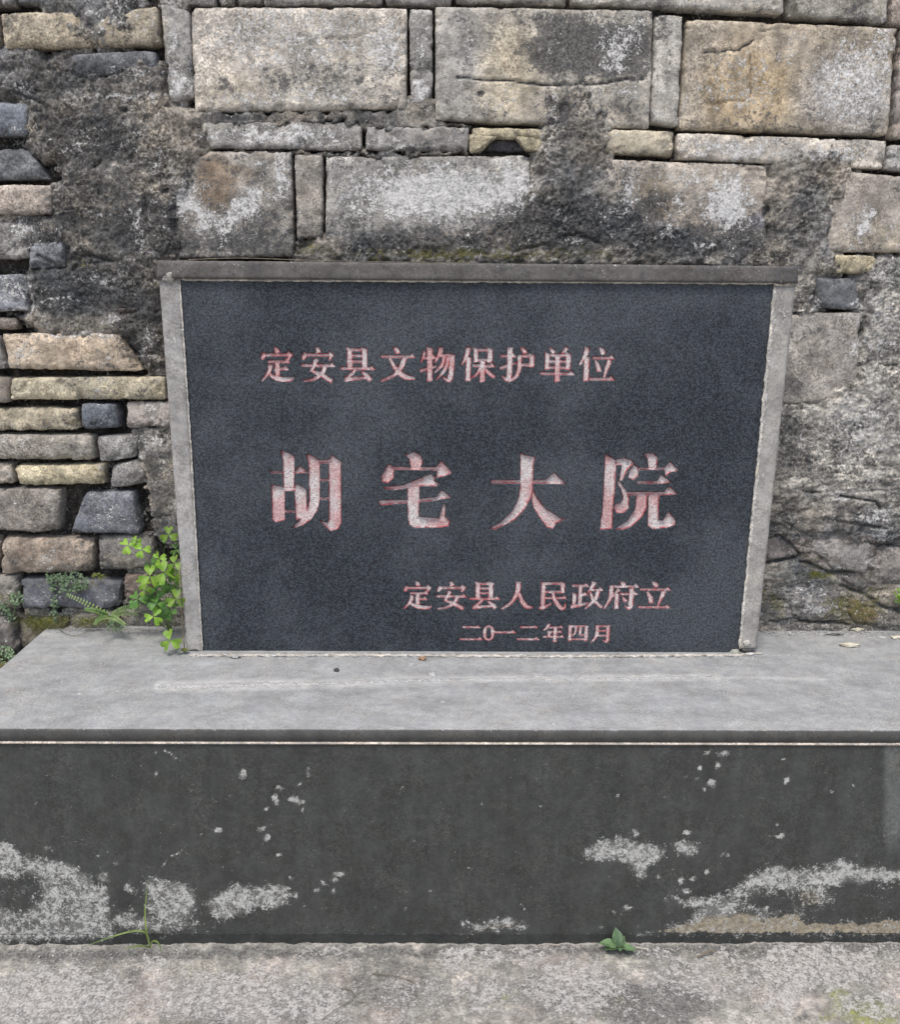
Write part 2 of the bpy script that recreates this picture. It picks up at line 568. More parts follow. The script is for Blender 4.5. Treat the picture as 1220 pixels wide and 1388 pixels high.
LIME = [('p', [(238, 262), (262, 250), (272, 283), (300, 290), (318, 270), (345, 250), (362, 262), (355, 285), (320, 300), (300, 318), (270, 305), (240, 285)], .9), ('e', 383, 235, 14, 38, .75), ('e', 350, 222, 20, 12, .5),
        ('e', 243, 115, 14, 26, .8), ('e', 236, 50, 14, 34, .6), ('e', 400, 50, 150, 50, .46), ('e', 520, 60, 34, 50, .58), ('e', 450, 130, 80, 16, .55), ('e', 340, 135, 60, 14, .52), ('e', 570, 125, 14, 18, .75), ('e', 572, 60, 12, 30, .5),
        ('e', 835, 68, 24, 34, .66), ('e', 862, 50, 18, 40, .55), ('e', 850, 125, 30, 10, .55), ('e', 1155, 115, 60, 62, .54), ('e', 1195, 80, 20, 60, .6), ('e', 1010, 130, 10, 8, .6), ('e', 1000, 115, 70, 50, .36),
        ('e', 1010, 203, 100, 16, .62), ('e', 1130, 208, 80, 14, .6), ('e', 1215, 215, 20, 14, .6), ('e', 590, 262, 115, 38, .86), ('e', 480, 265, 32, 34, .56), ('e', 695, 250, 30, 34, .76), ('e', 580, 292, 100, 12, .62),
        ('e', 380, 184, 100, 15, .66), ('e', 292, 184, 26, 15, .55), ('e', 540, 195, 60, 12, .5), ('e', 987, 272, 34, 40, .78), ('e', 940, 242, 70, 16, .5), ('e', 853, 262, 12, 34, .6), ('e', 925, 280, 20, 20, .45),
        ('e', 1172, 303, 12, 26, .76, 20), ('e', 1150, 340, 40, 4, .6), ('e', 15, 395, 28, 26, .52), ('s', 35, 372, 42, 418, 5, .7), ('s', 0, 424, 36, 420, 2, .8), ('e', 1165, 575, 55, 55, .46), ('e', 1190, 440, 50, 60, .42),
        ('s', 60, 407, 110, 408, 2, .75), ('e', 138, 377, 34, 10, .5), ('e', 100, 210, 30, 12, .4), ('e', 215, 215, 20, 20, .5), ('e', 150, 10, 40, 40, .45), ('e', 195, 100, 30, 10, .5),
        ('s', 0, 100, 50, 140, 6, .55), ('s', 100, 130, 230, 132, 5, .5), ('e', 30, 315, 24, 18, .6), ('e', 130, 452, 40, 8, .55), ('e', 90, 452, 50, 8, .55), ('e', 152, 432, 12, 5, .8),
        ('e', 205, 465, 16, 25, .55), ('e', 1143, 672, 20, 8, .7), ('e', 1100, 665, 30, 8, .5), ('e', 1190, 695, 8, 6, .95), ('e', 1110, 826, 28, 8, .6), ('e', 1100, 800, 25, 14, .45), ('e', 1090, 597, 3, 4, 1),
        ('e', 1050, 350, 40, 8, .35), ('e', 780, 325, 30, 6, .5), ('e', 960, 332, 40, 5, .5), ('e', 205, 600, 22, 20, .5), ('e', 210, 560, 20, 16, .5), ('e', 190, 700, 20, 16, .4),
        ('e', 60, 640, 40, 6, .2), ('e', 145, 700, 30, 14, .4), ('e', 320, 0, 30, 5, .5), ('e', 660, 15, 60, 4, .35), ('e', 940, 8, 100, 8, .45), ('e', 290, 3, 40, 5, .5)]
MOSS = [('e', 600, 345, 190, 10, .62), ('e', 760, 345, 80, 12, .5), ('e', 1055, 345, 40, 8, .3), ('e', 1150, 825, 55, 24, .62), ('e', 1108, 780, 18, 5, .85), ('e', 1050, 815, 22, 22, .5), ('e', 1180, 805, 30, 20, .45),
        ('e', 425, 335, 40, 10, .55), ('e', 60, 845, 40, 12, .8), ('e', 130, 842, 60, 12, .6), ('e', 15, 815, 20, 20, .5), ('e', 245, 300, 20, 10, .35), ('e', 1150, 775, 60, 20, .3), ('e', 110, 355, 30, 12, .4), ('e', 100, 790, 60, 12, .45),
        ('e', 215, 240, 20, 8, .2), ('e', 1080, 765, 60, 30, .3), ('e', 0, 900, 20, 20, .7)]
# plaster smeared over the stones (level proud of the faces)
PLASTER = [[(58, -40), (186, -40), (184, 45), (165, 58), (95, 62), (84, 42), (58, 22)],
           [(-40, 66), (45, 72), (60, 78), (105, 76), (112, 100), (150, 102), (170, 85), (222, 88), (230, 135), (262, 150), (275, 165), (278, 205), (262, 215), (268, 250), (238, 268), (242, 300), (242, 360),
            (215, 360), (216, 505), (200, 500), (188, 470), (165, 452), (120, 468), (80, 462), (48, 443), (30, 432), (44, 420), (42, 372), (62, 362), (85, 360), (100, 352), (86, 332), (58, 326), (48, 300), (72, 290), (74, 255), (84, 245),
            (84, 212), (42, 205), (40, 185), (34, 140), (-40, 118)],
           [(738, 128), (800, 122), (822, 150), (830, 225), (850, 255), (880, 300), (960, 318), (1040, 318), (1060, 365), (400, 365), (404, 338), (445, 318), (520, 310), (600, 315), (680, 298), (712, 262), (728, 230), (728, 190), (742, 165)],
           [(1045, 226), (1060, 210), (1085, 198), (1140, 205), (1158, 232), (1138, 280), (1128, 330), (1138, 368), (1112, 378), (1108, 420), (1080, 425), (1040, 440), (1058, 365), (1032, 335), (1040, 290)],
           [(1190, 348), (1420, 345), (1420, 745), (1190, 738), (1090, 722), (1020, 722), (1040, 540), (1074, 548), (1110, 545), (1160, 510), (1172, 428), (1164, 400), (1168, 375)]]
# joints filled level with, or just under, the faces
FILL = [([(255, 146), (415, 150), (415, 172), (275, 172)], -.001), ([(545, 128), (595, 128), (600, 178), (545, 178)], -.002), ([(485, 156), (560, 150), (640, 168), (640, 176), (485, 178)], -.003), ([(400, 145), (560, 148), (556, 165), (410, 170)], -.002),
        ([(280, 200), (300, 200), (420, 205), (500, 200), (640, 202), (640, 214), (500, 216), (300, 212)], -.006), ([(1000, 718), (1420, 730), (1420, 870), (1000, 870)], -.002),
        ([(178, 575), (240, 575), (246, 745), (205, 735), (196, 660), (186, 630)], -.004), ([(-40, 285), (60, 285), (60, 350), (-40, 350)], -.006), ([(-40, 825), (280, 825), (280, 930), (-40, 930)], -.014),
        ([(165, 770), (250, 760), (260, 870), (165, 850)], -.012), ([(212, -40), (262, -40), (262, 14), (212, 10)], -.004), ([(1160, 350), (1260, 342), (1260, 380), (1170, 380)], -.002), ([(-40, 60), (60, 66), (60, 110), (-40, 110)], .0)]
CRACKS = [('s', 620, 106, 700, 110, 1.3, 1), ('s', 700, 110, 740, 116, 1.5, 1), ('s', 740, 116, 800, 114, 1.2, 1), ('s', 800, 114, 872, 106, 1.4, 1), ('e', 651, 127, 4, 3.5, 1), ('s', 606, 138, 612, 152, 1, .8),
          ('s', 955, 72, 1002, 68, 1.1, .9), ('s', 1002, 68, 1022, 54, 1.3, 1), ('s', 1017, 75, 1018, 130, .9, .8), ('s', 955, 142, 1010, 136, .8, .7), ('s', 1030, 42, 1080, 38, .9, .7), ('s', 430, 52, 470, 54, 1, .55), ('s', 470, 54, 512, 42, 1, .55),
          ('s', 197, 270, 199, 300, 1.6, 1), ('s', 50, 345, 85, 366, 2.0, 1), ('s', 100, 343, 155, 354, 1.8, 1), ('s', 108, 352, 100, 370, 1.8, 1), ('s', 128, 227, 140, 218, 1.3, 1), ('s', 780, 318, 815, 330, 1.1, 1), ('s', 765, 322, 785, 316, 1.1, 1),
          ('s', 1083, 663, 1110, 668, 1, .9), ('s', 1140, 672, 1165, 676, 1.4, 1), ('s', 1165, 676, 1185, 678, 1.6, 1), ('s', 1185, 678, 1192, 688, 1.2, 1), ('s', 1150, 708, 1200, 714, 1.1, 1), ('s', 1172, 735, 1222, 742, 1.1, 1),
          ('s', 1040, 730, 1058, 726, 1.2, .9), ('s', 1060, 728, 1086, 752, 1.8, 1), ('s', 1040, 763, 1082, 755, 1.8, 1), ('s', 1086, 761, 1126, 776, 2.0, 1), ('s', 1126, 776, 1158, 776, 1.7, 1), ('s', 1140, 792, 1172, 806, 2.0, 1),
          ('s', 1172, 806, 1196, 822, 2.6, 1), ('s', 1196, 822, 1240, 832, 3.2, 1), ('s', 1084, 842, 1150, 846, 1.6, 1), ('s', 1045, 842, 1085, 838, 1.0, .8), ('s', 1190, 492, 1215, 496, 1.0, .8), ('s', 1165, 455, 1173, 430, 1.6, .9),
          ('e', 1040, 284, 4, 6, 1), ('e', 176, 422, 10, 3.0, 1), ('s', 1070, 260, 1100, 262, 1.2, .7), ('s', 1060, 425, 1085, 424, 1.4, 1), ('e', 170, 150, 5, 3, .9), ('e', 225, 258, 5, 4, .9), ('e', 210, 290, 3, 4, .6),
          ('s', 20, 125, 60, 142, 1.6, .8), ('s', 540, 207, 640, 210, 1.0, .6), ('s', 700, 340, 740, 332, 1.3, .9), ('s', 1110, 596, 1150, 600, .8, .4), ('s', 1120, 628, 1220, 630, .8, .5)]


# mineral and rust colours of the block faces themselves
HUES = [('e', 690, 110, 45, 60, .8, (202, 182, 142)), ('e', 700, 60, 30, 40, .6, (200, 180, 140)), ('e', 620, 80, 34, 90, .7, (158, 155, 152)), ('e', 780, 155, 70, 16, .7, (196, 176, 146)), ('e', 1010, 115, 70, 66, .85, (198, 162, 106)), ('e', 960, 60, 40, 40, .5, (176, 164, 150)),
        ('e', 1110, 60, 110, 26, .6, (178, 160, 138)), ('e', 1150, 130, 70, 60, .55, (176, 176, 184)), ('e', 940, 130, 18, 60, .5, (172, 162, 148)), ('e', 292, 250, 28, 42, .95, (150, 118, 82)), ('e', 330, 236, 24, 10, .7, (158, 130, 98)), ('e', 350, 330, 60, 20, .6, (120, 122, 116)),
        ('e', 888, 262, 26, 30, .8, (146, 126, 92)), ('e', 895, 285, 14, 14, .8, (160, 132, 90)), ('e', 985, 292, 20, 14, .8, (146, 148, 170)), ('e', 1028, 300, 14, 14, .8, (146, 148, 172)), ('e', 980, 240, 60, 16, .5, (200, 182, 158)), ('e', 1200, 325, 60, 20, .6, (190, 172, 136)), ('e', 1180, 270, 60, 22, .5, (164, 150, 136)),
        ('e', 330, 60, 60, 50, .45, (214, 200, 182)), ('e', 430, 120, 90, 30, .5, (188, 180, 158)), ('e', 320, 125, 40, 24, .5, (206, 186, 150)), ('e', 560, 240, 20, 12, .6, (178, 158, 140)), ('e', 530, 238, 16, 10, .6, (186, 172, 136)), ('e', 1120, 80, 20, 12, .4, (212, 190, 160)),
        ('e', 200, 35, 30, 26, .6, (196, 180, 150)), ('e', 40, 40, 40, 20, .4, (204, 190, 160)), ('e', 60, 745, 40, 12, .5, (174, 146, 118)), ('e', 160, 760, 40, 12, .5, (160, 146, 120)), ('e', 30, 700, 30, 18, .4, (150, 136, 122))]


def hue(X, Y, col):
    Xw, Yw = X+9*fbm(X, Y, .03, 3, 301), Y+9*fbm(X, Y, .03, 3, 331)
    col = np.broadcast_to(col, X.shape+(3,)).copy()
    for (_, cx, cy, rx, ry, am, c) in HUES:
        d = np.sqrt(((Xw-cx)/rx)**2+((Yw-cy)/ry)**2)
        f = (np.clip(sm(0, 1, (1.35-d)/.8), 0, 1)*am*.8)[..., None]
        c = np.asarray(c, float)
        col = col*(1-f)+lin(c*.6+c.mean()*.4)*f
    return col


def wall_wear(X, Y):
    """X, Y photo pixels of points on the wall face -> wear rgb"""
    w = np.stack([field(X, Y, LIME, 22, 8, 11), field(X, Y, DARK, 22, 8, 21), field(X, Y, MOSS, 14, 6, 31)], -1)
    base_l = .16+.62*fbm(X, Y, .018, 4, 101, .6)
    base_d = .21+.78*fbm(X, Y, .015, 4, 111, .6)
    w[..., 0] *= 1.12
    w[..., 0] = np.maximum(w[..., 0], base_l)
    w[..., 1] = np.maximum(w[..., 1], base_d)
    cr = field(X, Y, CRACKS, 3, 2.0, 5)
    w[..., 1] = np.maximum(w[..., 1], cr*1.15)
    w[..., 0] -= cr
    inside = (X > -60) & (X < 1280) & (Y > -80)
    bgd = .34+.42*fbm(X, Y, .008, 3, 77)
    w[..., 1] = np.where(inside, w[..., 1], bgd)
    w[..., 0] = np.where(inside, w[..., 0], .30+.5*fbm(X, Y, .011, 3, 87))
    return w, cr


root = empty('stone_wall', (0, YW, ZG))
tag(root, 'old wall of big pale blocks and thin grey bricks with crumbling plaster behind the tablet', 'wall')

# visible window on the wall, in metres
vx0, _ = onY(-30, 900, YW)
vx1, _ = onY(1250, 900, YW)
vx0b, _ = onY(-30, -30, YW)
vx1b, _ = onY(1250, -30, YW)
_, vz1 = onY(600, -45, YW)
fx0, fx1 = float(min(vx0, vx0b)), float(max(vx1, vx1b))
fx0 = max(fx0, -1.25)
xs = axis(-2.6, 2.6, fx0, fx1, .0031, 1.3, .05)
zs = axis(ZG-.02, 1.95, -.14, float(vz1), .0031, 1.3, .05)
GX, GZ = np.meshgrid(xs, zs)
PXw, PYw = pix(GX, np.full_like(GX, YW), GZ)


def noisy(X, Y, a=5, s=9):
    return X+a*2*fbm(X, Y, .06, 4, s), Y+a*2*fbm(X, Y, .06, 4, s+50)


lev = np.full(GX.shape, -.034)+.008*fbm(GX, GZ, 30, 4, 2)
NX, NY = noisy(PXw, PYw, 9)
for P, L in FILL:
    f = sm(-3, 4, sd_poly(P, NX, NY))
    lev = lev*(1-f)+(L+.003*fbm(GX, GZ, 60, 3, 6))*f
sdp = np.full(GX.shape, -200.0)
for P in PLASTER:
    sdp = np.maximum(sdp, sd_poly(P, NX, NY))
pl = sm(-9, 3, sdp)
rgh = fbm(GX, GZ, 18, 3, 41)*.008+fbm(GX, GZ, 60, 5, 42, .66)*.0085
crumb = np.maximum(fbm(GX, GZ, 190, 2, 43), 0)*.011*sm(-.1, .25, fbm(GX, GZ, 9, 2, 44))
ph = -.014+.023*sm(-12, 14, sdp)+rgh+crumb
lev = np.where(sdp > -12, np.maximum(lev, ph), lev)
out_vis = (PXw < -45) | (PXw > 1262) | (PYw < -60)
# bed of the layered rubble at the right end
rub = sm(-4, 4, sd_poly([(1020, 700), (1260, 700), (1260, 860), (1020, 860)], PXw, PYw))
lev += rub*(.012*fbm(GX*.6, GZ*2.2, 16, 4, 61, .6)+.003)
lay = sm(-8, 8, sd_poly([(1040, 640), (1260, 640), (1260, 740), (1040, 730)], PXw, PYw))
lev += lay*.008*fbm(GX*.5, GZ*2.4, 24, 4, 62, .6)
wear, crk = wall_wear(PXw, PYw)
lev -= crk*.008*np.maximum(pl, rub)
lev = np.where(out_vis, -.026+.008*fbm(GX, GZ, 22, 4, 66), lev)
# plaster colour
c_gb = lin((142, 139, 133))
c_wm = lin((162, 154, 142))
c_bl = lin((112, 115, 118))
tv = fbm(GX, GZ, 7, 4, 71)[..., None]
tint = c_gb+(c_wm-c_gb)*np.clip(tv*2.2+.3, 0, 1)+(c_bl-c_gb)*np.clip(-tv*2.2-.1, 0, 1)
rt = sm(1020, 1100, PXw)*sm(330, 440, PYw)*(1-sm(640, 720, PYw))
tint = tint*(1-rt[..., None])+(lin((182, 178, 170))*(1+.5*tv))*rt[..., None]
pinkish = sm(-6, 6, sd_poly([(1045, 726), (1180, 728), (1222, 760), (1210, 790), (1130, 776), (1086, 760)], NX, NY))
tint = tint*(1-pinkish[..., None])+lin((148, 141, 135))*pinkish[..., None]
jd = sm(-.012, -.028, lev)[..., None]
tint = tint*(1-jd)+lin((66, 62, 58))*jd
V = np.stack([GX, YW-lev, GZ], -1).reshape(-1, 3)
V[:, 1] -= YW
V[:, 2] -= ZG
me = quads_mesh('mortar', V, grid_faces(len(zs), len(xs)), True, {'tint': tint.reshape(-1, 3), 'wear': wear.reshape(-1, 3)})
mo = link('mortar', me, M['mortar'], root)
tag(mo, 'grey-brown crumbling mortar smeared in the joints and over the stones')
box('wall_core', -2.6, 2.6, .07, .5, 0, 1.95-ZG, M['mortar'], root, lin((140, 134, 126)))


def stone(q, col, prot=.003, rough=1.0, rnd=.006, kind='stone', step=.0034, world=False, seed=None, lay=0, label=None):
    """q: four corners TL,TR,BR,BL in photo pixels (or wall metres); a rounded, uneven block face with sides running back"""
    sd_ = seed if seed is not None else random.randrange(10000)
    q = np.asarray(q, float)
    if world:
        Q = q
    else:
        wx, wz = onY(q[:, 0], q[:, 1], YW)
        Q = np.stack([wx, wz], -1)
    wl = (np.linalg.norm(Q[1]-Q[0])+np.linalg.norm(Q[2]-Q[3]))/2
    hl = (np.linalg.norm(Q[3]-Q[0])+np.linalg.norm(Q[2]-Q[1]))/2
    nu = max(5, int(wl/step)+1)
    nv = max(5, int(hl/step)+1)
    # denser near the edges
    def dens(n, L):
        t = np.linspace(0, 1, n)
        return t
    u, v = np.meshgrid(dens(nu, wl), dens(nv, hl))
    P = (Q[0][None, None]*((1-u)*(1-v))[..., None]+Q[1]*(u*(1-v))[..., None]+Q[2]*(u*v)[..., None]+Q[3]*((1-u)*v)[..., None])
    du = np.minimum(u, 1-u)*wl
    dv = np.minimum(v, 1-v)*hl
    X, Z = P[..., 0], P[..., 1]
    # wander of the outline
    ew = np.exp(-np.minimum(du, dv)/.012)
    amp = (.0008+.0008*rough)*(1.0 if max(wl, hl) > .3 else 1.7)
    X = X+ew*amp*fbm(P[..., 0], P[..., 1], 24, 5, sd_, .7)*2
    Z = Z+ew*amp*fbm(P[..., 0], P[..., 1], 24, 5, sd_+5, .7)*2
    k = rnd*2.2
    a = np.clip(1-du/k, 0, 1)
    b = np.clip(1-dv/k, 0, 1)
    e = np.clip(np.sqrt(a*a+b*b), 0, 1)
    rnd_l = rnd*np.clip(1+1.1*fbm(X, Z, 16, 3, sd_+91), .35, 1.9)
    rec = rnd_l*(1-np.sqrt(1-e*e*.98))
    cut = np.clip(np.sqrt(a*a+b*b)-1, 0, 1)
    # pull corners in so the outline is rounded too
    cx, cz = Q[:, 0].mean(), Q[:, 1].mean()
    X = X+(cx-X)*cut*(.5*rnd/max(wl*.5, .01))
    Z = Z+(cz-Z)*cut*(.5*rnd/max(hl*.5, .01))
    nz = .0022*rough*(ridge(X, Z, 14, 3, sd_+31)-.6)*(rnd > .0065)+rough*(.0055*fbm(X, Z, 9, 3, sd_)+.0016*fbm(X*(1-.5*lay), Z*(1+lay), 40, 4, sd_+9, .65)+.0030*np.minimum(0, fbm(X, Z, 55, 4, sd_+19, .7)+.12)+.0013*fbm(X, Z, 150, 2, sd_+3))
    tilt = (random.uniform(-.004, .004)*(u-.5)+random.uniform(-.004, .004)*(v-.5))
    px, py = pix(X, np.full_like(X, YW), Z)
    wr, cr = wall_wear(px, py)
    near_e = np.exp(-np.minimum(du, dv)/.010)+.6*np.exp(-np.hypot(du, dv)/.022)
    chips = np.clip(fbm(X, Z, 26, 4, sd_+44, .6)-.10, 0, .3)*near_e*.045*rough
    d = prot-rec+nz+tilt-cr*.006-np.minimum(chips, .012)
    edge = np.clip(1-np.minimum(du, dv)/.007, 0, 1)
    col = np.asarray(col, float)
    col = lin(col*.74+col.mean()*.26-4)
    tv_ = fbm(X, Z, 12, 4, sd_+70)[..., None]
    cc = hue(px, py, col)*(1+.55*tv_)
    # worn grime in the arris
    wr[..., 1] = np.maximum(wr[..., 1], edge*.42+.25*fbm(X, Z, 25, 3, sd_+13)-.05)
    nr, nc = u.shape
    top = np.stack([X, -d, Z], -1)
    ring = [(0, j) for j in range(nc)]+[(i, nc-1) for i in range(1, nr)]+[(nr-1, j) for j in range(nc-2, -1, -1)]+[(i, 0) for i in range(nr-2, 0, -1)]
    ridx = np.array([i*nc+j for i, j in ring])
    Vt = top.reshape(-1, 3)
    back = Vt[ridx].copy()
    back[:, 1] = .055
    n0 = len(Vt)
    nr_ = len(ridx)
    Fs = np.stack([ridx, n0+np.arange(nr_), n0+(np.arange(nr_)+1) % nr_, np.roll(ridx, -1)], -1)[:, ::-1]
    Vv = np.concatenate([Vt, back])
    Vv[:, 2] -= ZG
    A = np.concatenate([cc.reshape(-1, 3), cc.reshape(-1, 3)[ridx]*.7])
    W = np.concatenate([wr.reshape(-1, 3), wr.reshape(-1, 3)[ridx]])
    c0 = Vv[:n0].mean(0)
    Vv = Vv-c0
    Fg = grid_faces(nr, nc, True)
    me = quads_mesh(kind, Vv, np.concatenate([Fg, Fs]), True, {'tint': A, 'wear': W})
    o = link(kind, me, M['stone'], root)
    o.location = Vector(c0)
    if label:
        o['label'] = label
    return o


TAN, CREAM, GREY, SLATE, PINK, YEL, BROWN, OCH = (192, 176, 148), (208, 197, 180), (158, 153, 146), (120, 123, 127), (186, 171, 156), (198, 184, 148), (156, 144, 130), (190, 164, 128)
LG = (166, 162, 154)
# big dressed blocks, bond stones and thin courses (top and right)
stone([(258, 10), (552, 11), (551, 148), (263, 152)], CREAM, .004, 1.0, .007, lay=.3)
stone([(590, 9), (886, 14), (881, 174), (590, 163)], (190, 182, 166), .003, .55, .006)
stone([(932, 25), (1218, 38), (1203, 184), (920, 175)], (196, 180, 152), .003, .7, .006, label='large block with an ochre centre and a whitened right side')
stone([(1224, 38), (1300, 42), (1300, 190), (1210, 186)], PINK, .003)
stone([(217, 6), (256, 14), (263, 132), (230, 140)], LG, .005, .8)
stone([(555, 13), (586, 14), (586, 140), (556, 142)], LG, .003, .8, .004)
stone([(889, 20), (926, 22), (920, 171), (883, 166)], (196, 190, 178), .002, .6, .005)
stone([(256, -60), (290, -60), (290, 6), (257, 6)], LG, .003)
stone([(296, -60), (314, -60), (314, 5), (296, 5)], GREY, -.004)
stone([(358, -60), (516, -60), (518, 4), (358, 7)], LG, .003)
stone([(523, -60), (612, -60), (612, 5), (523, 5)], GREY, -.002)
stone([(617, -60), (769, -60), (769, 6), (617, 2)], (176, 168, 156), .003)
stone([(776, -60), (1065, -60), (1063, 18), (775, 5)], (196, 188, 174), .003)
stone([(1071, -60), (1208, -60), (1203, 31), (1069, 22)], (170, 164, 150), .003)
stone([(1214, -60), (1300, -60), (1300, 38), (1209, 33)], PINK, .003)
stone([(322, -60), (354, -60), (354, 2), (322, 2)], LG, -.004)
stone([(270, 164), (490, 166), (490, 203), (280, 200)], LG, .001, 1.3, .005, 'stone')
stone([(496, 172), (635, 171), (635, 205), (496, 203)], GREY, .000, 1.3, .005)
stone([(640, 173), (740, 175), (738, 188), (640, 186)], YEL, .002, .8, .004, label='thin yellowish stone with a broken lower edge')
stone([(636, 182), (676, 184), (650, 206), (636, 206)], YEL, .0015, .8, .004)
stone([(694, 183), (736, 185), (733, 206), (716, 205)], YEL, .0015, .8, .004)
stone([(655, 186), (704, 186), (718, 204), (646, 203)], (84, 84, 88), -.018, 1.2, .004)
stone([(815, 176), (914, 178), (914, 212), (815, 206)], (190, 178, 152), .002, .8, .005)
stone([(918, 180), (1203, 191), (1198, 229), (918, 215)], CREAM, .002, .9, .005)
stone([(1208, 196), (1300, 200), (1300, 238), (1200, 230)], LG, .003, .9, .006)
stone([(236, 207), (394, 205), (398, 348), (236, 350)], (170, 162, 150), .003, 1.0, .006, label='mottled block with a brown scar and a white lime streak')
stone([(399, 210), (437, 210), (437, 320), (403, 325)], (168, 160, 148), .002, .4, .004)
stone([(441, 212), (718, 211), (722, 345), (441, 345)], LG, .002, 1.2, .006, label='block crusted white with lime')
stone([(723, 209), (832, 212), (832, 340), (726, 345)], GREY, .000, 1.0, .006)
stone([(820, 216), (1042, 224), (1040, 345), (826, 345)], (186, 174, 158), .002, 1.0, .006)
stone([(1128, 230), (1300, 246), (1300, 342), (1120, 342)], (172, 162, 148), .003, .5, .006)
stone([(1132, 346), (1188, 347), (1186, 371), (1130, 370)], YEL, .003, .8, .005)
stone([(1107, 376), (1164, 377), (1167, 419), (1104, 418)], SLATE, .006, .9, .010)
stone([(1060, 424), (1169, 424), (1162, 545), (1050, 548)], (172, 164, 154), .004, .5, .006)
# left end: thin bricks and rubble
stone([(2, 19), (120, 17), (122, 63), (5, 68)], TAN, .010, 1.0, .010)
stone([(124, 16), (214, 10), (216, 61), (124, 64)], TAN, .009, .9, .010)
stone([(-60, -40), (17, -40), (17, 8), (-60, 10)], GREY, .005, 1.2)
stone([(20, -60), (60, -60), (60, 4), (20, 4)], SLATE, .0)
stone([(-60, 18), (-2, 18), (-2, 66), (-60, 66)], BROWN, .004)
stone([(92, 74), (210, 69), (214, 96), (92, 108)], SLATE, .004, .8, .006, 'brick')
stone([(-60, 138), (38, 140), (37, 183), (-60, 184)], (138, 146, 156), .007, .8, .008, 'brick')
stone([(-60, 203), (36, 202), (66, 216), (62, 244), (-60, 244)][0:2]+[(63, 243), (-60, 244)], SLATE, .004, 1.0, .010, 'brick')
stone([(-60, 252), (72, 251), (70, 290), (-60, 292)], PINK, .010, .8, .007, 'brick')
stone([(-60, 300), (40, 302), (40, 350), (-60, 352)], GREY, .003, 1.6, .008)
stone([(42, 330), (84, 328), (88, 362), (38, 364)], (150, 154, 160), .005, .7, .007, 'brick')
stone([(-60, 372), (30, 372), (38, 421), (-60, 425)], (164, 168, 176), .008, .7, .007, 'brick')
stone([(-60, 431), (20, 430), (22, 447), (-60, 447)], BROWN, .002, 1.3)
stone([(106, 356), (160, 354), (164, 369), (110, 371)], BROWN, .012, 1.0, .006)
stone([(160, 418), (188, 418), (187, 424), (162, 424)], (150, 126, 108), .012, .6, .004)
stone([(3, 452), (160, 452), (194, 503), (15, 499)], (206, 184, 156), .013, 1.2, .009, 'brick', lay=.5)
stone([(-60, 455), (-2, 455), (8, 500), (-60, 500)], GREY, .006, 1.2)
stone([(-60, 510), (13, 512), (12, 545), (-60, 545)], BROWN, .006, 1.2)
stone([(17, 512), (224, 510), (226, 541), (15, 541)], (194, 182, 152), .012, 1.0, .007, 'brick')
stone([(-60, 552), (106, 553), (106, 582), (-60, 584)], (188, 176, 148), .008, 1.3, .008, 'brick')
stone([(110, 547), (158, 547), (163, 580), (112, 581)], (108, 115, 124), .010, .6, .009, 'brick', label='small slate-blue brick')
stone([(171, 545), (232, 545), (233, 579), (172, 580)], (172, 162, 154), .006, 1.6, .008, 'brick')
stone([(-60, 588), (126, 590), (128, 623), (-60, 621)], (176, 168, 154), .010, .8, .009, 'brick')
stone([(130, 592), (188, 588), (184, 620), (136, 626)], (154, 152, 148), .008, .9, .010, 'brick')
stone([(186, 590), (236, 594), (236, 625), (187, 622)], GREY, .003, 1.8, .010)
stone([(-60, 627), (15, 628), (17, 656), (-60, 657)], (170, 160, 144), .006, 1.2, .009)
stone([(20, 631), (138, 630), (143, 655), (24, 657)], YEL, .011, 1.0, .010, 'brick', label='short yellow brick with rounded ends')
stone([(152, 630), (190, 623), (199, 656), (148, 661)], (146, 144, 140), .008, .8, .012, 'brick')
stone([(-60, 663), (84, 662), (80, 720), (-60, 718)], (152, 144, 134), .010, 1.3, .012)
stone([(116, 667), (180, 666), (191, 722), (97, 721)], (120, 124, 132), .011, .7, .007, 'brick', label='dark slate trapezoid brick')
stone([(200, 652), (238, 650), (242, 702), (203, 702)], (126, 120, 112), .000, 1.6, .010)
stone([(2, 728), (126, 731), (128, 774), (2, 777)], (164, 148, 130), .012, 1.2, .013)
stone([(-60, 728), (-3, 728), (-3, 774), (-60, 776)], BROWN, .008, 1.2, .012)
stone([(132, 727), (204, 724), (214, 768), (135, 773)], (140, 136, 130), .010, 1.0, .013, 'brick')
stone([(-60, 782), (23, 779), (27, 827), (-60, 830)], (140, 134, 124), .007, 1.2, .012)
stone([(29, 784), (163, 788), (161, 824), (30, 824)], (118, 120, 128), .008, .9, .010, 'brick')
stone([(168, 779), (206, 776), (211, 814), (168, 814)], (140, 122, 110), .005, 1.2, .010)
stone([(26, 842), (92, 836), (86, 872), (29, 880)], (134, 126, 108), .004, 1.2, .012)
stone([(-60, 838), (23, 836), (25, 890), (-60, 894)], (120, 114, 108), .006, 1.0, .014)
stone([(96, 832), (160, 830), (160, 862), (96, 864)], (130, 124, 112), .003, 1.2, .010)
stone([(-60, 902), (20, 898), (60, 950), (-60, 955)], (120, 114, 108), .004, 1.0, .014)
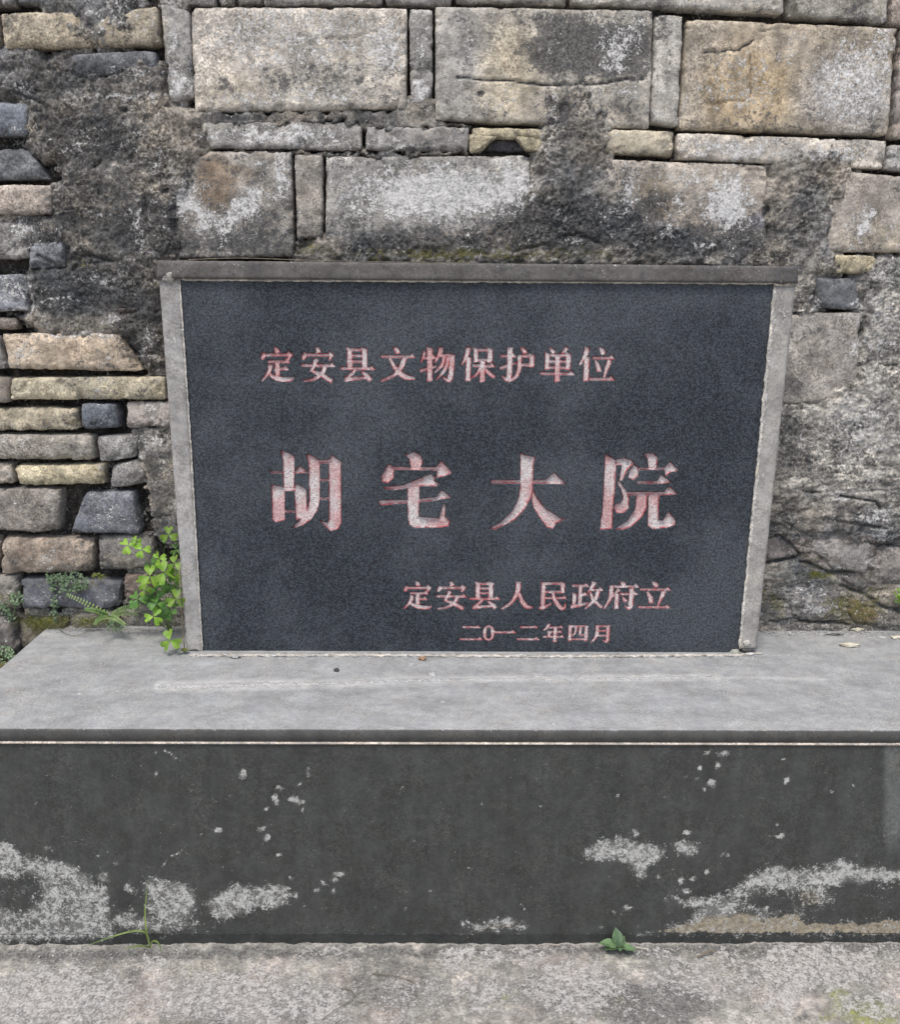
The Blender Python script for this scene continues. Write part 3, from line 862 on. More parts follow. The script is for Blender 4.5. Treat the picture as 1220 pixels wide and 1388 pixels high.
# layered rubble at the right end
stone([(1038, 729), (1062, 727), (1085, 751), (1040, 759)], (132, 123, 118), .004, .5, .004, label='small reddish wedge stone beside the frame')
stone([(1092, 732), (1180, 728), (1190, 776), (1128, 772)], (152, 147, 141), .008, 1.4, .010, lay=.8)
stone([(1182, 735), (1300, 748), (1300, 800), (1196, 792)], (158, 150, 142), .004, 1.5, .010, lay=.8)
stone([(1140, 779), (1188, 788), (1176, 801), (1146, 791)], (128, 124, 120), .007, .9, .008)
stone([(1042, 768), (1088, 766), (1090, 800), (1038, 802)], (130, 130, 126), .003, 1.3, .012)
stone([(1092, 772), (1136, 780), (1142, 794), (1094, 790)], (136, 132, 112), .003, 1.3, .008)
stone([(1072, 792), (1140, 796), (1150, 842), (1074, 840)], (160, 156, 152), .006, 2.0, .012, lay=.5)
stone([(1146, 800), (1196, 826), (1190, 850), (1152, 845)], (142, 122, 92), .005, 1.6, .012)
stone([(1036, 806), (1068, 806), (1070, 846), (1034, 848)], (140, 134, 118), .002, 1.3, .012)
stone([(1200, 830), (1300, 836), (1300, 862), (1198, 856)], (100, 98, 94), -.004, 1.3, .010)

# wall beyond the frame: coarser blocks of the same kind
rg = random.Random(3)


def generic_row(xa, xb, za, zb, wide, kind, dirn):
    x = xa
    while (x < xb) if dirn > 0 else (x > xb):
        w_ = rg.uniform(*wide)
        x2 = min(x+w_, xb) if dirn > 0 else max(x-w_, xb)
        l, r_ = min(x, x2)+.003, max(x, x2)-.003
        if r_-l > .03:
            c = rg.choice([LG, CREAM, GREY, TAN, PINK] if kind == 'stone' else [GREY, SLATE, TAN, BROWN, YEL])
            stone([(l, zb-.003), (r_, zb-.003), (r_, za+.003), (l, za+.003)], c, rg.uniform(.001, .009), 1.0, .008, kind, .014, True)
        x = x2


z = ZG
while z < 1.0:
    h = rg.uniform(.05, .085)
    _, pyz = pix(0, YW, z+h/2)
    xl, _ = onY(-62, float(pyz), YW)
    xr, _ = onY(1302, float(pyz), YW)
    if z+h/2 > .0:
        generic_row(float(xl), -2.5, z, z+h, (.14, .3), 'brick', -1)
    else:
        generic_row(-1.33, -2.5, z, z+h, (.14, .3), 'brick', -1)
    z += h
z = ZG
i = 0
while z < 1.0:
    h = (.2, .06, .17)[i % 3]
    _, pyz = pix(0, YW, z+h/2)
    xr, _ = onY(1302, float(pyz), YW)
    generic_row(float(xr), 2.5, z, z+h, (.25, .45), 'stone', 1)
    z += h
    i += 1
_, ztop = onY(600, -62, YW)
z = float(ztop)+.01
i = 0
while z < 1.9:
    h = (.19, .055, .21)[i % 3]
    h = min(h, 1.94-z)
    generic_row(-2.5, 2.5, z, z+h, (.28, .5), 'stone', 1)
    z += h
    i += 1

# ------------------------------------------------------------------ GROUND
gx = axis(-40, 40, -1.25, 1.15, .0045, 1.3, 4)
gy = axis(-40, 40, -.86, YF+.02, .0045, 1.3, 4)
X, Y = np.meshgrid(gx, gy)
near = np.exp(-np.maximum(0, np.hypot(X, Y+.4)-1.4)*1.2)
Z = ZG+near*(.006*fbm(X, Y, 2.2, 3, 5)+.0024*fbm(X, Y, 28, 4, 6)+.0012*fbm(X, Y, 110, 2, 8))-.0015
Z += near*sm(-.030, -.002, Y-YF)*(.0030+.0075*fbm(X, Y*.5, 26, 4, 77, .6))
PXg, PYg = pix(X, Y, np.full_like(X, ZG))
GL = [('e', 80, 1350, 130, 50, .62), ('e', 330, 1350, 180, 45, .60), ('e', 620, 1300, 35, 14, .85), ('e', 470, 1310, 40, 10, .6), ('e', 780, 1340, 90, 45, .62), ('e', 730, 1300, 60, 18, .6), ('e', 670, 1295, 25, 16, .78), ('e', 745, 1310, 20, 20, .75),
      ('e', 960, 1320, 120, 40, .55), ('e', 1110, 1310, 120, 40, .66), ('e', 1180, 1360, 60, 30, .6), ('e', 440, 1370, 45, 25, .72), ('e', 210, 1300, 60, 20, .6), ('e', 100, 1310, 60, 18, .62), ('e', 660, 1345, 40, 24, .75), ('e', 1060, 1350, 40, 25, .72), ('e', 560, 1350, 80, 40, .5)]
GD = [('s', -20, 1294, 1240, 1286, 10, .8), ('e', 180, 1320, 16, 20, .65), ('e', 880, 1360, 110, 35, .62), ('e', 530, 1330, 60, 40, .52), ('e', 690, 1310, 30, 12, .6), ('e', 390, 1375, 50, 20, .5), ('s', 150, 1310, 70, 1388, 5, .5),
      ('s', 980, 1300, 1060, 1388, 3, .45), ('s', 1060, 1388, 1220, 1330, 2.5, .4), ('s', 930, 1310, 960, 1345, 1, .8), ('e', 1090, 1378, 16, 12, .6), ('e', 720, 1310, 14, 14, .5)]
GM = [('e', 1180, 1370, 55, 22, .8), ('e', 1140, 1350, 26, 22, .66), ('e', 1150, 1340, 30, 20, .48), ('e', 686, 1354, 14, 10, .72), ('e', 820, 1355, 50, 30, .46), ('e', 1130, 1375, 30, 16, .55), ('e', 440, 1350, 20, 14, .3), ('e', 870, 1300, 40, 10, .4), ('e', 1190, 1305, 20, 10, .4)]
gw = np.stack([np.maximum(field(PXg, PYg, GL, 16, 14, 4)*1.08, .34+.6*fbm(X, Y, 9, 4, 44, .6)), field(PXg, PYg, GD, 10, 6, 14), field(PXg, PYg, GM, 14, 6, 24)], -1)
far = (PXg < -50) | (PXg > 1270) | (PYg > 1420) | (Y > YF)
for k_, (a_, b_) in enumerate(((.45, .5), (.36, .4), (.15, .5))):
    gw[..., k_] = np.where(far, a_+b_*fbm(X, Y, 5, 3, 90+k_), gw[..., k_])
tg = fbm(X, Y, 5, 4, 33)[..., None]
tintg = lin((157, 154, 146))*(1+.45*tg)*np.array([1, 1, 1])
pk = np.clip(fbm(X, Y, 9, 3, 35)*3, 0, 1)[..., None]
tintg = tintg*(1-pk*.5)+lin((196, 184, 176))*pk*.5
g = link('ground', quads_mesh('ground', np.stack([X, Y, Z], -1).reshape(-1, 3), grid_faces(len(gy), len(gx)), True, {'tint': tintg.reshape(-1, 3), 'wear': gw.reshape(-1, 3)}), M['ground'])
tag(g, 'worn pale concrete ground with dark speckles and yellow-green moss', kind='structure')

# ------------------------------------------------------------------ LEDGE under the tablet
XR = 1.45
led = empty('stone_ledge', (0, YF, ZG))
tag(led, 'low dark granite ledge with a grey slab top carrying the tablet', 'ledge')
INV = Matrix.Translation((0, -YF, -ZG))


def settle(o, par, off):
    o.parent = par
    o.location = Vector(o.location)-Vector(off)


LOFF = (0, YF, ZG)
TH = .0245   # slab thickness


def slab_piece(x0, x1, seed):
    st = .0042
    xs_ = np.unique(np.concatenate([np.arange(x0, x1, st), [x1]]))
    ys_ = np.concatenate([np.arange(YF+.004, YW+.03, .0028), [YW+.04]])
    X, Y = np.meshgrid(xs_, ys_)
    zz = .0009*fbm(X, Y, 12, 3, 1)+.0003*fbm(X, Y, 120, 2, 2)
    # chipped front arris
    chip = np.maximum(0, fbm(X, Y*0, 22, 3, 7)-.22)*.020
    zz = zz-np.where(Y < YF+.008, chip*.5, 0)
    px, py = pix(X, Y, np.zeros_like(X))
    li = [('s', 215, 931, 420, 927, 3.2, .80), ('s', 420, 927, 600, 921, 2.6, .74), ('s', 600, 921, 975, 918, 1.6, .74), ('s', 840, 920, 975, 918, 2.2, .8), ('e', 586, 914, 8, 4, .9), ('e', 725, 921, 34, 5, .56), ('s', 258, 892, 1030, 892, 3, .50),
          ('e', 560, 900, 14, 3, .7), ('e', 84, 924, 6, 3, .7), ('e', 135, 900, 7, 3, .7), ('e', 860, 905, 10, 3, .55), ('s', 1180, 941, 1205, 949, 1, .7), ('s', 980, 916, 1110, 930, .8, .5), ('s', 1050, 856, 1240, 866, 4, .62), ('e', 1125, 858, 60, 3, .6),
          ('e', 1070, 889, 3, 2, .9), ('e', 983, 940, 4, 3, .8), ('e', 600, 951, 4, 2.5, .8), ('s', 930, 960, 960, 985, 1, .35), ('e', 60, 960, 140, 20, .30), ('e', 300, 975, 240, 8, .34), ('s', 0, 985, 1220, 989, 2.5, .40)]
    r5 = random.Random(12)
    for _ in range(46):
        a_, b_, l5, an = r5.uniform(0, 1220), r5.uniform(895, 985), r5.uniform(6, 46), r5.uniform(-.5, .5)
        li.append(('s', a_, b_, a_+l5, b_+l5*an*.5, .7, r5.uniform(.35, .75)))
    for _ in range(40):
        li.append(('e', r5.uniform(0, 1220), r5.uniform(870, 985), r5.uniform(1.5, 4), r5.uniform(1, 2.2), r5.uniform(.5, .95)))
    di = [('e', 235, 882, 24, 8, .5), ('e', 190, 858, 60, 6, .46), ('s', 1025, 858, 1240, 862, 5, .35), ('e', 640, 940, 500, 14, .12), ('e', 210, 870, 40, 10, .3), ('s', 100, 853, 215, 855, 2, .5)]
    mo_ = [('e', 165, 853, 20, 5, .5), ('e', 995, 890, 10, 2, .3), ('e', 1095, 884, 8, 2, .5), ('e', 150, 850, 60, 4, .4)]
    w_ = np.stack([field(px, py, li, 8, .8, 8), field(px, py, di, 12, 4, 9), field(px, py, mo_, 6, 3, 10)], -1)
    w_[..., 0] = np.maximum(w_[..., 0], .17+.34*fbm(X, Y, 30, 4, 19))
    t_ = fbm(X*.6, Y*1.5, 14, 4, 17)[..., None]
    fr = sm(.10, 0, Y-YF)[..., None]
    stripe = field(px, py, [('s', 215, 931, 420, 927, 5, 1), ('s', 420, 927, 640, 921, 4, .8), ('s', 640, 921, 975, 918, 3, .9), ('s', 975, 918, 1120, 921, 1.5, .5)], 8, .8, 8)*np.clip(.8+.5*fbm(X*.3, Y, 26, 3, 88), .1, 1)
    tint_ = lin((152, 154, 154))*(1+.3*t_)*(1-.0*fr)
    # swirls of wiped mud in a paler tone
    sw = np.clip(fbm(X*1.0+.2*fbm(X, Y, 6, 2, 3), Y*.5, 9, 4, 23)*2.0, 0, 1)[..., None]
    tint_ = tint_*(1-.40*sw)+lin((170, 169, 166))*.40*sw
    tint_ = tint_*(1-.75*stripe[..., None])+lin((214, 214, 210))*.75*stripe[..., None]
    fe = (sm(.10, .0, Y-YF)*.16)[..., None]
    tint_ = tint_*(1-fe)+lin((196, 197, 196))*fe
    # front face + bottom
    n = len(xs_)
    Vt = np.stack([X, Y, zz], -1)
    f1 = np.stack([xs_, np.full(n, YF+.001), zz[0]-.0006], -1)
    f2 = np.stack([xs_, np.full(n, YF-.0005), zz[0]-.003-chip[0]*.4], -1)
    f3 = np.stack([xs_, np.full(n, YF), np.full(n, -TH+.0015)], -1)
    f4 = np.stack([xs_, np.full(n, YF+.003), np.full(n, -TH)], -1)
    f5 = np.stack([xs_, np.full(n, YW), np.full(n, -TH)], -1)
    A = np.concatenate([f5[None], f4[None], f3[None], f2[None], f1[None], Vt], 0)
    nr, nc = A.shape[:2]
    dk = lin((84, 84, 82))
    fcol = np.tile(dk*1.0, (5, n, 1))*(1+.3*fbm(xs_, xs_*0, 20, 3, 4))[None, :, None]
    T = np.concatenate([fcol, tint_], 0)
    fw = np.zeros((5, n, 3))
    fw[4, :, 0] = .35
    pf, _ = pix(xs_, np.full(n, YF), np.full(n, -.01))
    Wv = np.concatenate([fw, w_], 0)
    V_ = A.reshape(-1, 3)-np.array(LOFF)
    F_ = grid_faces(nr, nc)
    # end caps
    for j in (0, nc-1):
        base = [k*nc+j for k in range(nr)]
        quad = [base[0], base[1], base[4], base[-1]]
        F_ = np.concatenate([F_, [quad if j else quad[::-1]]])
    return link('top_slab', quads_mesh('top_slab', V_, F_, True, {'tint': T.reshape(-1, 3), 'wear': Wv.reshape(-1, 3)}), M['slab'], led)


xj, _ = onY(583, 989, YF)
slab_piece(XL, XR, 1)
# pale mortar line between slab and front
n = 500
xs_ = np.linspace(XL+.004, XR, n)
ridge_ = .0012*fbm(xs_, xs_*0, 40, 4, 8)
V_ = []
for k, (yy, zz_) in enumerate(((YF+.02, -TH-.0004), (YF-.0012, -TH-.0006), (YF-.002, -TH-.0030), (YF+.001, -TH-.0052), (YF+.02, -TH-.0054))):
    V_.append(np.stack([xs_, yy-ridge_*(k in (1, 2, 3)), zz_+ridge_*.8*(k >= 3)], -1))
A = np.stack(V_, 0)[::-1]
link('mortar_joint', quads_mesh('mortar_joint', A.reshape(-1, 3)-np.array(LOFF), grid_faces(5, n), True, {'tint': np.tile(lin((205, 194, 180)), (5*n, 1)), 'wear': np.tile((.35, .0, 0), (5*n, 1))}), M['bead'], led)
# front panel
_, zfb = onY(610, 1267, YF)
zft = -TH-.0050
YB = YF+.0030
FL = [('p', [(-60, 1140), (8, 1142), (20, 1158), (60, 1162), (100, 1168), (125, 1190), (145, 1205), (152, 1230), (155, 1262), (150, 1275), (-60, 1280)], .60), ('e', 10, 1165, 22, 22, .6), ('e', 232, 1222, 36, 32, .62), ('e', 210, 1205, 18, 14, .72), ('e', 170, 1248, 26, 14, .55),
      ('e', 140, 1188, 9, 9, .66), ('e', 175, 1205, 10, 6, .62, 30), ('e', 215, 1252, 66, 16, .52), ('p', [(276, 1222), (300, 1205), (318, 1196), (350, 1202), (380, 1198), (402, 1212), (380, 1232), (340, 1236), (305, 1250), (285, 1240)], .66),
      ('p', [(788, 1160), (800, 1145), (822, 1136), (850, 1136), (903, 1148), (900, 1165), (882, 1172), (874, 1195), (862, 1190), (850, 1170), (820, 1166), (795, 1168)], .68), ('e', 930, 1150, 16, 9, .8), ('e', 933, 1129, 6, 4, .95), ('e', 860, 1130, 5, 5, .8),
      ('p', [(902, 1217), (960, 1216), (985, 1212), (1010, 1190), (1052, 1171), (1090, 1176), (1115, 1176), (1136, 1163), (1160, 1172), (1218, 1178), (1240, 1178), (1240, 1196), (1190, 1200), (1150, 1195), (1110, 1215), (1085, 1245), (1110, 1250), (1160, 1248), (1240, 1244), (1240, 1268), (870, 1268),
             (910, 1252), (935, 1245), (930, 1230)], .68), ('e', 1190, 1205, 14, 8, .7), ('e', 1205, 1230, 12, 6, .55), ('e', 1100, 1215, 30, 20, .62), ('e', 1020, 1240, 30, 10, .55),
      ('p', [(637, 1256), (650, 1253), (662, 1254), (665, 1248), (690, 1244), (702, 1248), (698, 1253), (716, 1254), (712, 1258), (680, 1258), (655, 1262), (642, 1262)], .95)]
for (x_, y_, rx, ry, am) in [(328, 1049, 5, 7, 1), (373, 1084, 4, 7, 1), (378, 1070, 3, 4, 1), (398, 1083, 7, 5, .9), (411, 1097, 3, 4, 1), (360, 1096, 3, 3, 1), (294, 1125, 5, 4, .95), (355, 1123, 6, 3, 1), (361, 1136, 5, 6, 1), (418, 1047, 3, 7, .8), (458, 1185, 7, 3, 1), (455, 1192, 4, 3, 1),
                             (440, 1198, 5, 4, .9), (430, 1208, 4, 4, .9), (451, 1208, 4, 4, .9), (402, 1212, 3, 5, 1), (412, 1228, 2, 2, 1), (550, 1233, 2, 2, 1), (582, 1207, 2, 2, .8), (212, 1047, 3, 5, 1), (210, 1020, 3, 3, .6), (65, 1150, 4, 2, .8), (72, 1155, 3, 2, .8), (134, 1158, 3, 2, .8), (158, 1172, 4, 4, .7), (235, 1119, 6, 2, .6),
                             (262, 1071, 4, 2, .5), (48, 1087, 4, 2, .6), (185, 1093, 5, 2, .4), (322, 1156, 3, 2, .7), (378, 1158, 5, 3, .8), (395, 1190, 4, 5, .7), (960, 1020, 7, 3, 1), (980, 1022, 8, 4, 1), (972, 1037, 6, 3, 1), (952, 1040, 3, 4, 1), (966, 1060, 6, 5, 1), (957, 1070, 4, 3, 1), (946, 1056, 3, 2, 1), (1067, 1056, 4, 7, 1),
                             (1062, 1030, 3, 2, .9), (1060, 1133, 6, 3, 1), (1075, 1145, 3, 2, .8), (1053, 1117, 3, 2, .8), (923, 1192, 5, 6, 1), (940, 1191, 4, 4, .9), (958, 1182, 3, 3, 1), (930, 1208, 6, 3, .9), (920, 1210, 3, 3, .8), (895, 1187, 3, 3, .8), (980, 1158, 8, 3, .7), (987, 1163, 4, 2, .7), (851, 1228, 5, 3, .8), (832, 1238, 3, 3, .8),
                             (817, 1255, 4, 2, .9), (836, 1080, 3, 7, .5), (1156, 1064, 2, 4, .7), (1127, 1073, 3, 2, .6), (1163, 1158, 4, 1.5, .9), (928, 1053, 3, 2, .7), (638, 1177, 4, 2, .7), (500, 1068, 4, 2, .6), (545, 1067, 3, 2, .6), (519, 1122, 3, 2, .5), (735, 1091, 3, 2, .5), (410, 1085, 3, 4, .8), (406, 1062, 3, 4, .8), (627, 1252, 3, 3, 1), (636, 1250, 3, 2, 1), (450, 1238, 3, 3, .5)]:
    FL.append(('e', x_, y_, rx*.8, ry*.8, am))
FL += [('s', 222, 1018, 245, 1029, .7, .8), ('s', 245, 1029, 275, 1042, .7, .55), ('s', 214, 1181, 250, 1145, .7, .7), ('s', 250, 1145, 292, 1118, .6, .4), ('s', 10, 1248, 130, 1240, .5, .3), ('s', 530, 1168, 545, 1180, .5, .5), ('s', 20, 1052, 70, 1052, .6, .5), ('s', 70, 1052, 72, 1040, .6, .5),
       ('s', 540, 1225, 575, 1231, .5, .45), ('s', 660, 1195, 664, 1205, .5, .5), ('s', 705, 1225, 712, 1232, .6, .7), ('s', 755, 1236, 780, 1226, .5, .5), ('s', 645, 1088, 662, 1096, .5, .5)]
FLH = [('e', 20, 1210, 35, 26, .75), ('e', 1045, 1222, 42, 15, .95), ('e', 1180, 1222, 38, 20, .95), ('e', 950, 1232, 16, 3, .6), ('e', 1030, 1250, 8, 4, .5), ('e', 60, 1255, 50, 6, .3), ('e', 1140, 1235, 10, 6, .6)]


def front_grid(x0, x1, z0, z1, y, name, base, edge=.0):
    xs_ = np.linspace(x0, x1, int((x1-x0)/.0036))
    zs_ = np.linspace(z0, z1, max(4, int((z1-z0)/.0036)))
    X, Z = np.meshgrid(xs_, zs_)
    px, py = pix(X, np.full_like(X, y), Z)
    l_ = field(px, py, FL, 9, 3.5, 6)
    h_ = field(px, py, FLH, 9, 5, 7)
    l_ = np.where(l_ > .3, l_-h_*.55, l_)
    far_ = (px > 1260) | (px < -80)
    l_ = np.where(far_, .25+.5*fbm(X, Z, 6, 3, 55), l_)
    d_ = np.clip(.12+.5*fbm(X, Z, 3, 3, 56), 0, .35)
    rel = .0022*sm(.45, .75, l_)*(fbm(X, Z, 90, 3, 57)+.2)-.0012*sm(.45, .75, l_)
    t = lin(base)*(1+.22*fbm(X*2.5, Z*.5, 8, 4, 58)[..., None]+.12*fbm(X*9, Z*.6, 12, 3, 59)[..., None])
    # paler streak at the right end
    st_ = sm(1195, 1206, px+4*fbm(X*0, Z, 12, 3, 3))*(1-sm(1120, 1170, py))
    t = t*(1-st_[..., None]*.5)+lin((122, 124, 122))*st_[..., None]*.5
    tan = np.clip(field(px, py, [('p', [(880, 1262), (930, 1250), (960, 1240), (1010, 1236), (1040, 1244), (1080, 1238), (1120, 1246), (1240, 1240), (1240, 1268), (880, 1268)], .9), ('p', [(637, 1256), (662, 1252), (668, 1246), (700, 1246), (716, 1255), (680, 1260), (642, 1263)], .7), ('e', 1095, 1220, 26, 20, .55)], 8, 4, 66), 0, 1)*sm(.3, .55, l_)
    l_ = l_-.32*tan
    film = np.where(far_, 0, sm(.30, .56, l_+.12*fbm(X, Z, 60, 3, 95)))*(.55+.5*fbm(X, Z, 35, 3, 97))
    streak = fbm(X*4, Z*.35, 14, 4, 91)
    t = t*(1+.16*streak[..., None])
    film = np.clip(film, 0, 1)[..., None]*.62
    t = t*(1-film)+lin((146, 146, 141))*film
    t2 = np.stack([l_, d_, tan], -1)
    V_ = np.stack([X, y-rel, Z], -1).reshape(-1, 3)
    nr, nc = X.shape
    F_ = grid_faces(nr, nc)
    c = [0, nc-1, nr*nc-1, (nr-1)*nc]
    Vb = V_[c].copy()
    Vb[:, 1] = YF+.09
    b0 = len(V_)
    F2 = np.array([[c[0], b0, b0+1, c[1]], [c[1], b0+1, b0+2, c[2]], [c[2], b0+2, b0+3, c[3]], [c[3], b0+3, b0, c[0]]])
    T = np.concatenate([t.reshape(-1, 3), t.reshape(-1, 3)[c]])
    W = np.concatenate([t2.reshape(-1, 3), t2.reshape(-1, 3)[c]])
    return link(name, quads_mesh(name, np.concatenate([V_, Vb])-np.array(LOFF), np.concatenate([F_, F2]), True, {'tint': T, 'wear': W}), M['front'], led)


fp = front_grid(XL+.006, XR-.01, float(zfb), zft, YF+.003, 'front_panel', (66, 68, 66))
fp['label'] = 'dark polished granite front with white lime stains along its foot'
front_grid(XL+.002, XR-.01, ZG-.03, float(zfb)-.0012, YB, 'base_strip', (54, 56, 55))
box('ledge_core', XL+.012, XR-.012, .095, YW-YF+.02, .0, -TH-ZG-.004, M['front'], led, lin((90, 90, 88)))
box('side_panel', XL+.003, XL+.0115, .05, YW-YF+.02, .0, -TH-ZG-.004, M['front'], led, lin((80, 81, 79)), (.3, .1, 0))

# ------------------------------------------------------------------ TABLET
# glyph strokes
POLY = 'p'


def ribbon(pts):
    P = [(float(a), float(b), float(c)) for a, b, c in pts]
    L = spline(P, 6)
    l, r_ = [], []
    n = len(L)
    for i, p in enumerate(L):
        d = L[min(i+1, n-1)]-L[max(i-1, 0)]
        d = Vector((d.x, d.y))
        if d.length < 1e-6:
            d = Vector((1, 0))
        d.normalize()
        nn = Vector((-d.y, d.x))*p.z*.5
        l.append((p.x+nn.x, p.y+nn.y))
        r_.append((p.x-nn.x, p.y-nn.y))
    return l+r_[::-1]


def Hs(x1, x2, y, t=5.5, s=15):
    return [(x1, y-t*.7), (x1+4, y-t/2), (x2-s, y-t/2), (x2-s*.62, y-s*.62), (x2, y+t*.3), (x2-2, y+t/2), (x1+3, y+t/2), (x1, y+t*.2)]


def Hb(x1, x2, y, t=5.5):
    return [(x1, y-t/2), (x2, y-t/2), (x2, y+t/2), (x1, y+t/2)]


def Vs(x, y1, y2, w=12):
    return [(x-w/2-2.5, y1-2), (x-w/2+2, y1-1), (x+w/2+2, y1+4), (x+w/2, y1+9), (x+w/2, y2-2), (x-w/2, y2), (x-w/2, y1+6)]


C = ribbon


def roofd():
    return [C([(44, 0, 3), (50, 5, 10), (52, 14, 12)]), C([(11, 15, 5), (9, 24, 11), (4, 33, 5)]), [(9, 18.5), (80, 18.5), (86, 11), (98, 20), (85, 36), (82, 34), (85, 24), (9, 24)]]


G = {
    'ding': roofd()+[Hs(24, 88, 41), Vs(50, 40, 84, 12), Hs(50, 84, 62), C([(30, 50, 11), (24, 70, 10), (2, 98, 2)]), C([(22, 72, 3), (38, 86, 10), (62, 92, 12), (88, 93, 9), (99, 88, 3)])],
    'an': roofd()+[Hs(0, 100, 52), C([(44, 33, 11), (38, 50, 10), (28, 69, 8)]), C([(27, 67, 4), (58, 79, 10), (90, 98, 11)]), C([(70, 53, 10), (60, 74, 10), (36, 92, 6), (4, 98, 2)])],
    'xian': [Vs(27, 1, 60, 13), Vs(70, 1, 60, 13), Hb(27, 70, 6), Hb(27, 70, 23), Hb(27, 70, 40), Hs(0, 100, 61), C([(44, 64, 6), (20, 88, 9)]), C([(12, 93, 11), (45, 90, 7), (78, 88, 5)]), C([(62, 70, 4), (76, 82, 12), (86, 95, 11)])],
    'wen': [C([(38, 0, 4), (46, 7, 12), (50, 16, 10)]), Hs(2, 99, 26), C([(70, 27, 10), (58, 56, 12), (38, 80, 8), (0, 98, 3)]), C([(26, 30, 4), (42, 60, 10), (68, 84, 13), (98, 90, 5)])],
    'wu': [C([(12, 12, 8), (2, 42, 2)]), Hs(6, 46, 30), Vs(27, 0, 98, 13), C([(0, 68, 7), (46, 54, 3)]), C([(60, 0, 11), (54, 20, 9), (42, 42, 2)]), Hb(54, 96, 22, 6), C([(92, 22, 13), (91, 60, 13), (84, 94, 12), (66, 86, 2)]), C([(70, 26, 8), (62, 50, 8), (42, 72, 2)]), C([(82, 26, 8), (72, 62, 8), (46, 94, 2)])],
    'bao': [C([(20, 0, 12), (14, 24, 10), (0, 50, 2)]), Vs(20, 26, 98, 13), Vs(42, 2, 42, 10), Vs(84, 2, 42, 12), Hb(42, 84, 7), Hb(42, 84, 36), Hs(34, 99, 53), Vs(62, 38, 100, 13), C([(58, 56, 7), (46, 76, 7), (30, 88, 2)]), C([(66, 56, 4), (80, 72, 9), (98, 86, 8)])],
    'hu4': [Hs(0, 44, 25), C([(27, 0, 13), (27, 40, 13), (25, 92, 12), (6, 84, 2)]), C([(0, 60, 7), (46, 44, 3)]), C([(60, 0, 4), (68, 8, 11), (72, 16, 10)]), Hb(54, 95, 24), Vs(92, 20, 56, 12), Hb(56, 92, 50), C([(56, 24, 10), (55, 60, 10), (46, 84, 8), (24, 99, 3)])],
    'dan': [C([(26, 0, 4), (38, 14, 10)]), C([(76, 0, 10), (62, 16, 4)]), Vs(19, 16, 64, 11), Vs(81, 16, 64, 12), Hb(19, 81, 22), Hb(19, 81, 40), Hb(19, 81, 58), Hs(0, 100, 76), Vs(50, 20, 100, 13)],
    'wei': [C([(20, 0, 12), (14, 24, 10), (0, 50, 2)]), Vs(20, 26, 98, 13), C([(56, 0, 4), (64, 10, 12), (66, 18, 9)]), Hs(38, 99, 30), C([(46, 38, 4), (54, 56, 10), (57, 70, 11)]), C([(86, 36, 11), (78, 62, 8), (72, 86, 3)]), Hs(32, 101, 92)],
    'ren': [C([(52, 0, 13), (50, 36, 13), (30, 75, 8), (0, 98, 4)]), C([(54, 36, 4), (66, 70, 12), (82, 90, 12), (100, 92, 3)])],
    'min': [Hb(14, 86, 5, 6), Vs(84, 2, 40, 11), Hb(16, 84, 36), Hs(14, 99, 58), Vs(16, 2, 92, 12), C([(4, 95, 9), (20, 93, 9), (46, 78, 3)]), C([(50, 34, 8), (58, 66, 11), (80, 94, 12), (92, 96, 6), (96, 78, 2)])],
    'zheng': [Hs(2, 54, 13), Vs(28, 12, 84, 10), Vs(9, 42, 86, 10), Hs(28, 52, 46), C([(0, 91, 10), (30, 84, 7), (54, 76, 4)]), C([(72, 0, 12), (64, 20, 10), (52, 38, 2)]), Hs(62, 101, 28), C([(86, 29, 10), (78, 60, 10), (46, 97, 3)]), C([(60, 36, 4), (72, 65, 10), (100, 92, 8)])],
    'fu': [C([(46, 0, 4), (54, 6, 11), (58, 12, 8)]), Hs(16, 101, 16), C([(19, 14, 11), (18, 56, 10), (0, 98, 2)]), C([(42, 26, 9), (26, 52, 2)]), Vs(37, 42, 98, 10), Hs(46, 99, 43), C([(80, 24, 12), (80, 60, 12), (78, 94, 11), (62, 88, 2)]), C([(54, 54, 4), (64, 70, 11)])],
    'li': [C([(40, 0, 4), (50, 8, 13), (53, 18, 9)]), Hs(2, 99, 27), C([(26, 36, 4), (36, 56, 12), (40, 76, 12)]), C([(78, 34, 12), (70, 60, 9), (62, 88, 3)]), Hs(0, 101, 92)],
    'er': [Hs(12, 90, 10, 8, 18), Hs(0, 100, 92, 8, 20)],
    'yi': [Hs(0, 100, 50, 8, 22)],
    'nian': [C([(28, 0, 11), (18, 18, 9), (2, 34, 2)]), Hs(22, 94, 18, 6), Hs(26, 90, 44, 6), Vs(29, 42, 70, 10), Hs(0, 101, 71, 6), Vs(58, 16, 101, 14)],
    'si': [Vs(9, 4, 98, 13), Vs(90, 4, 98, 14), Hb(9, 90, 8, 7), Hb(9, 90, 88, 7), C([(38, 10, 10), (36, 45, 8), (20, 68, 2)]), C([(60, 10, 9), (60, 50, 9), (64, 62, 8), (80, 60, 3)])],
    'yue': [C([(30, 2, 13), (28, 60, 13), (2, 99, 3)]), C([(84, 2, 14), (84, 60, 14), (82, 94, 12), (62, 86, 2)]), Hb(30, 84, 7, 6), Hb(30, 84, 33, 6), Hb(30, 84, 60, 6)],
    'zero': [C([(46, 4, 7), (72, 10, 12), (84, 32, 20), (84, 68, 20), (72, 90, 12), (46, 96, 7)]), C([(54, 96, 7), (28, 90, 12), (16, 68, 20), (16, 32, 20), (28, 10, 12), (54, 4, 7)])],
}
BIG = {}
z3 = lambda P: [(350+a/4.207, 590+b/4.207) for a, b in P]
z4 = lambda P: [(640+a/4.067, 590+b/4.067) for a, b in P]
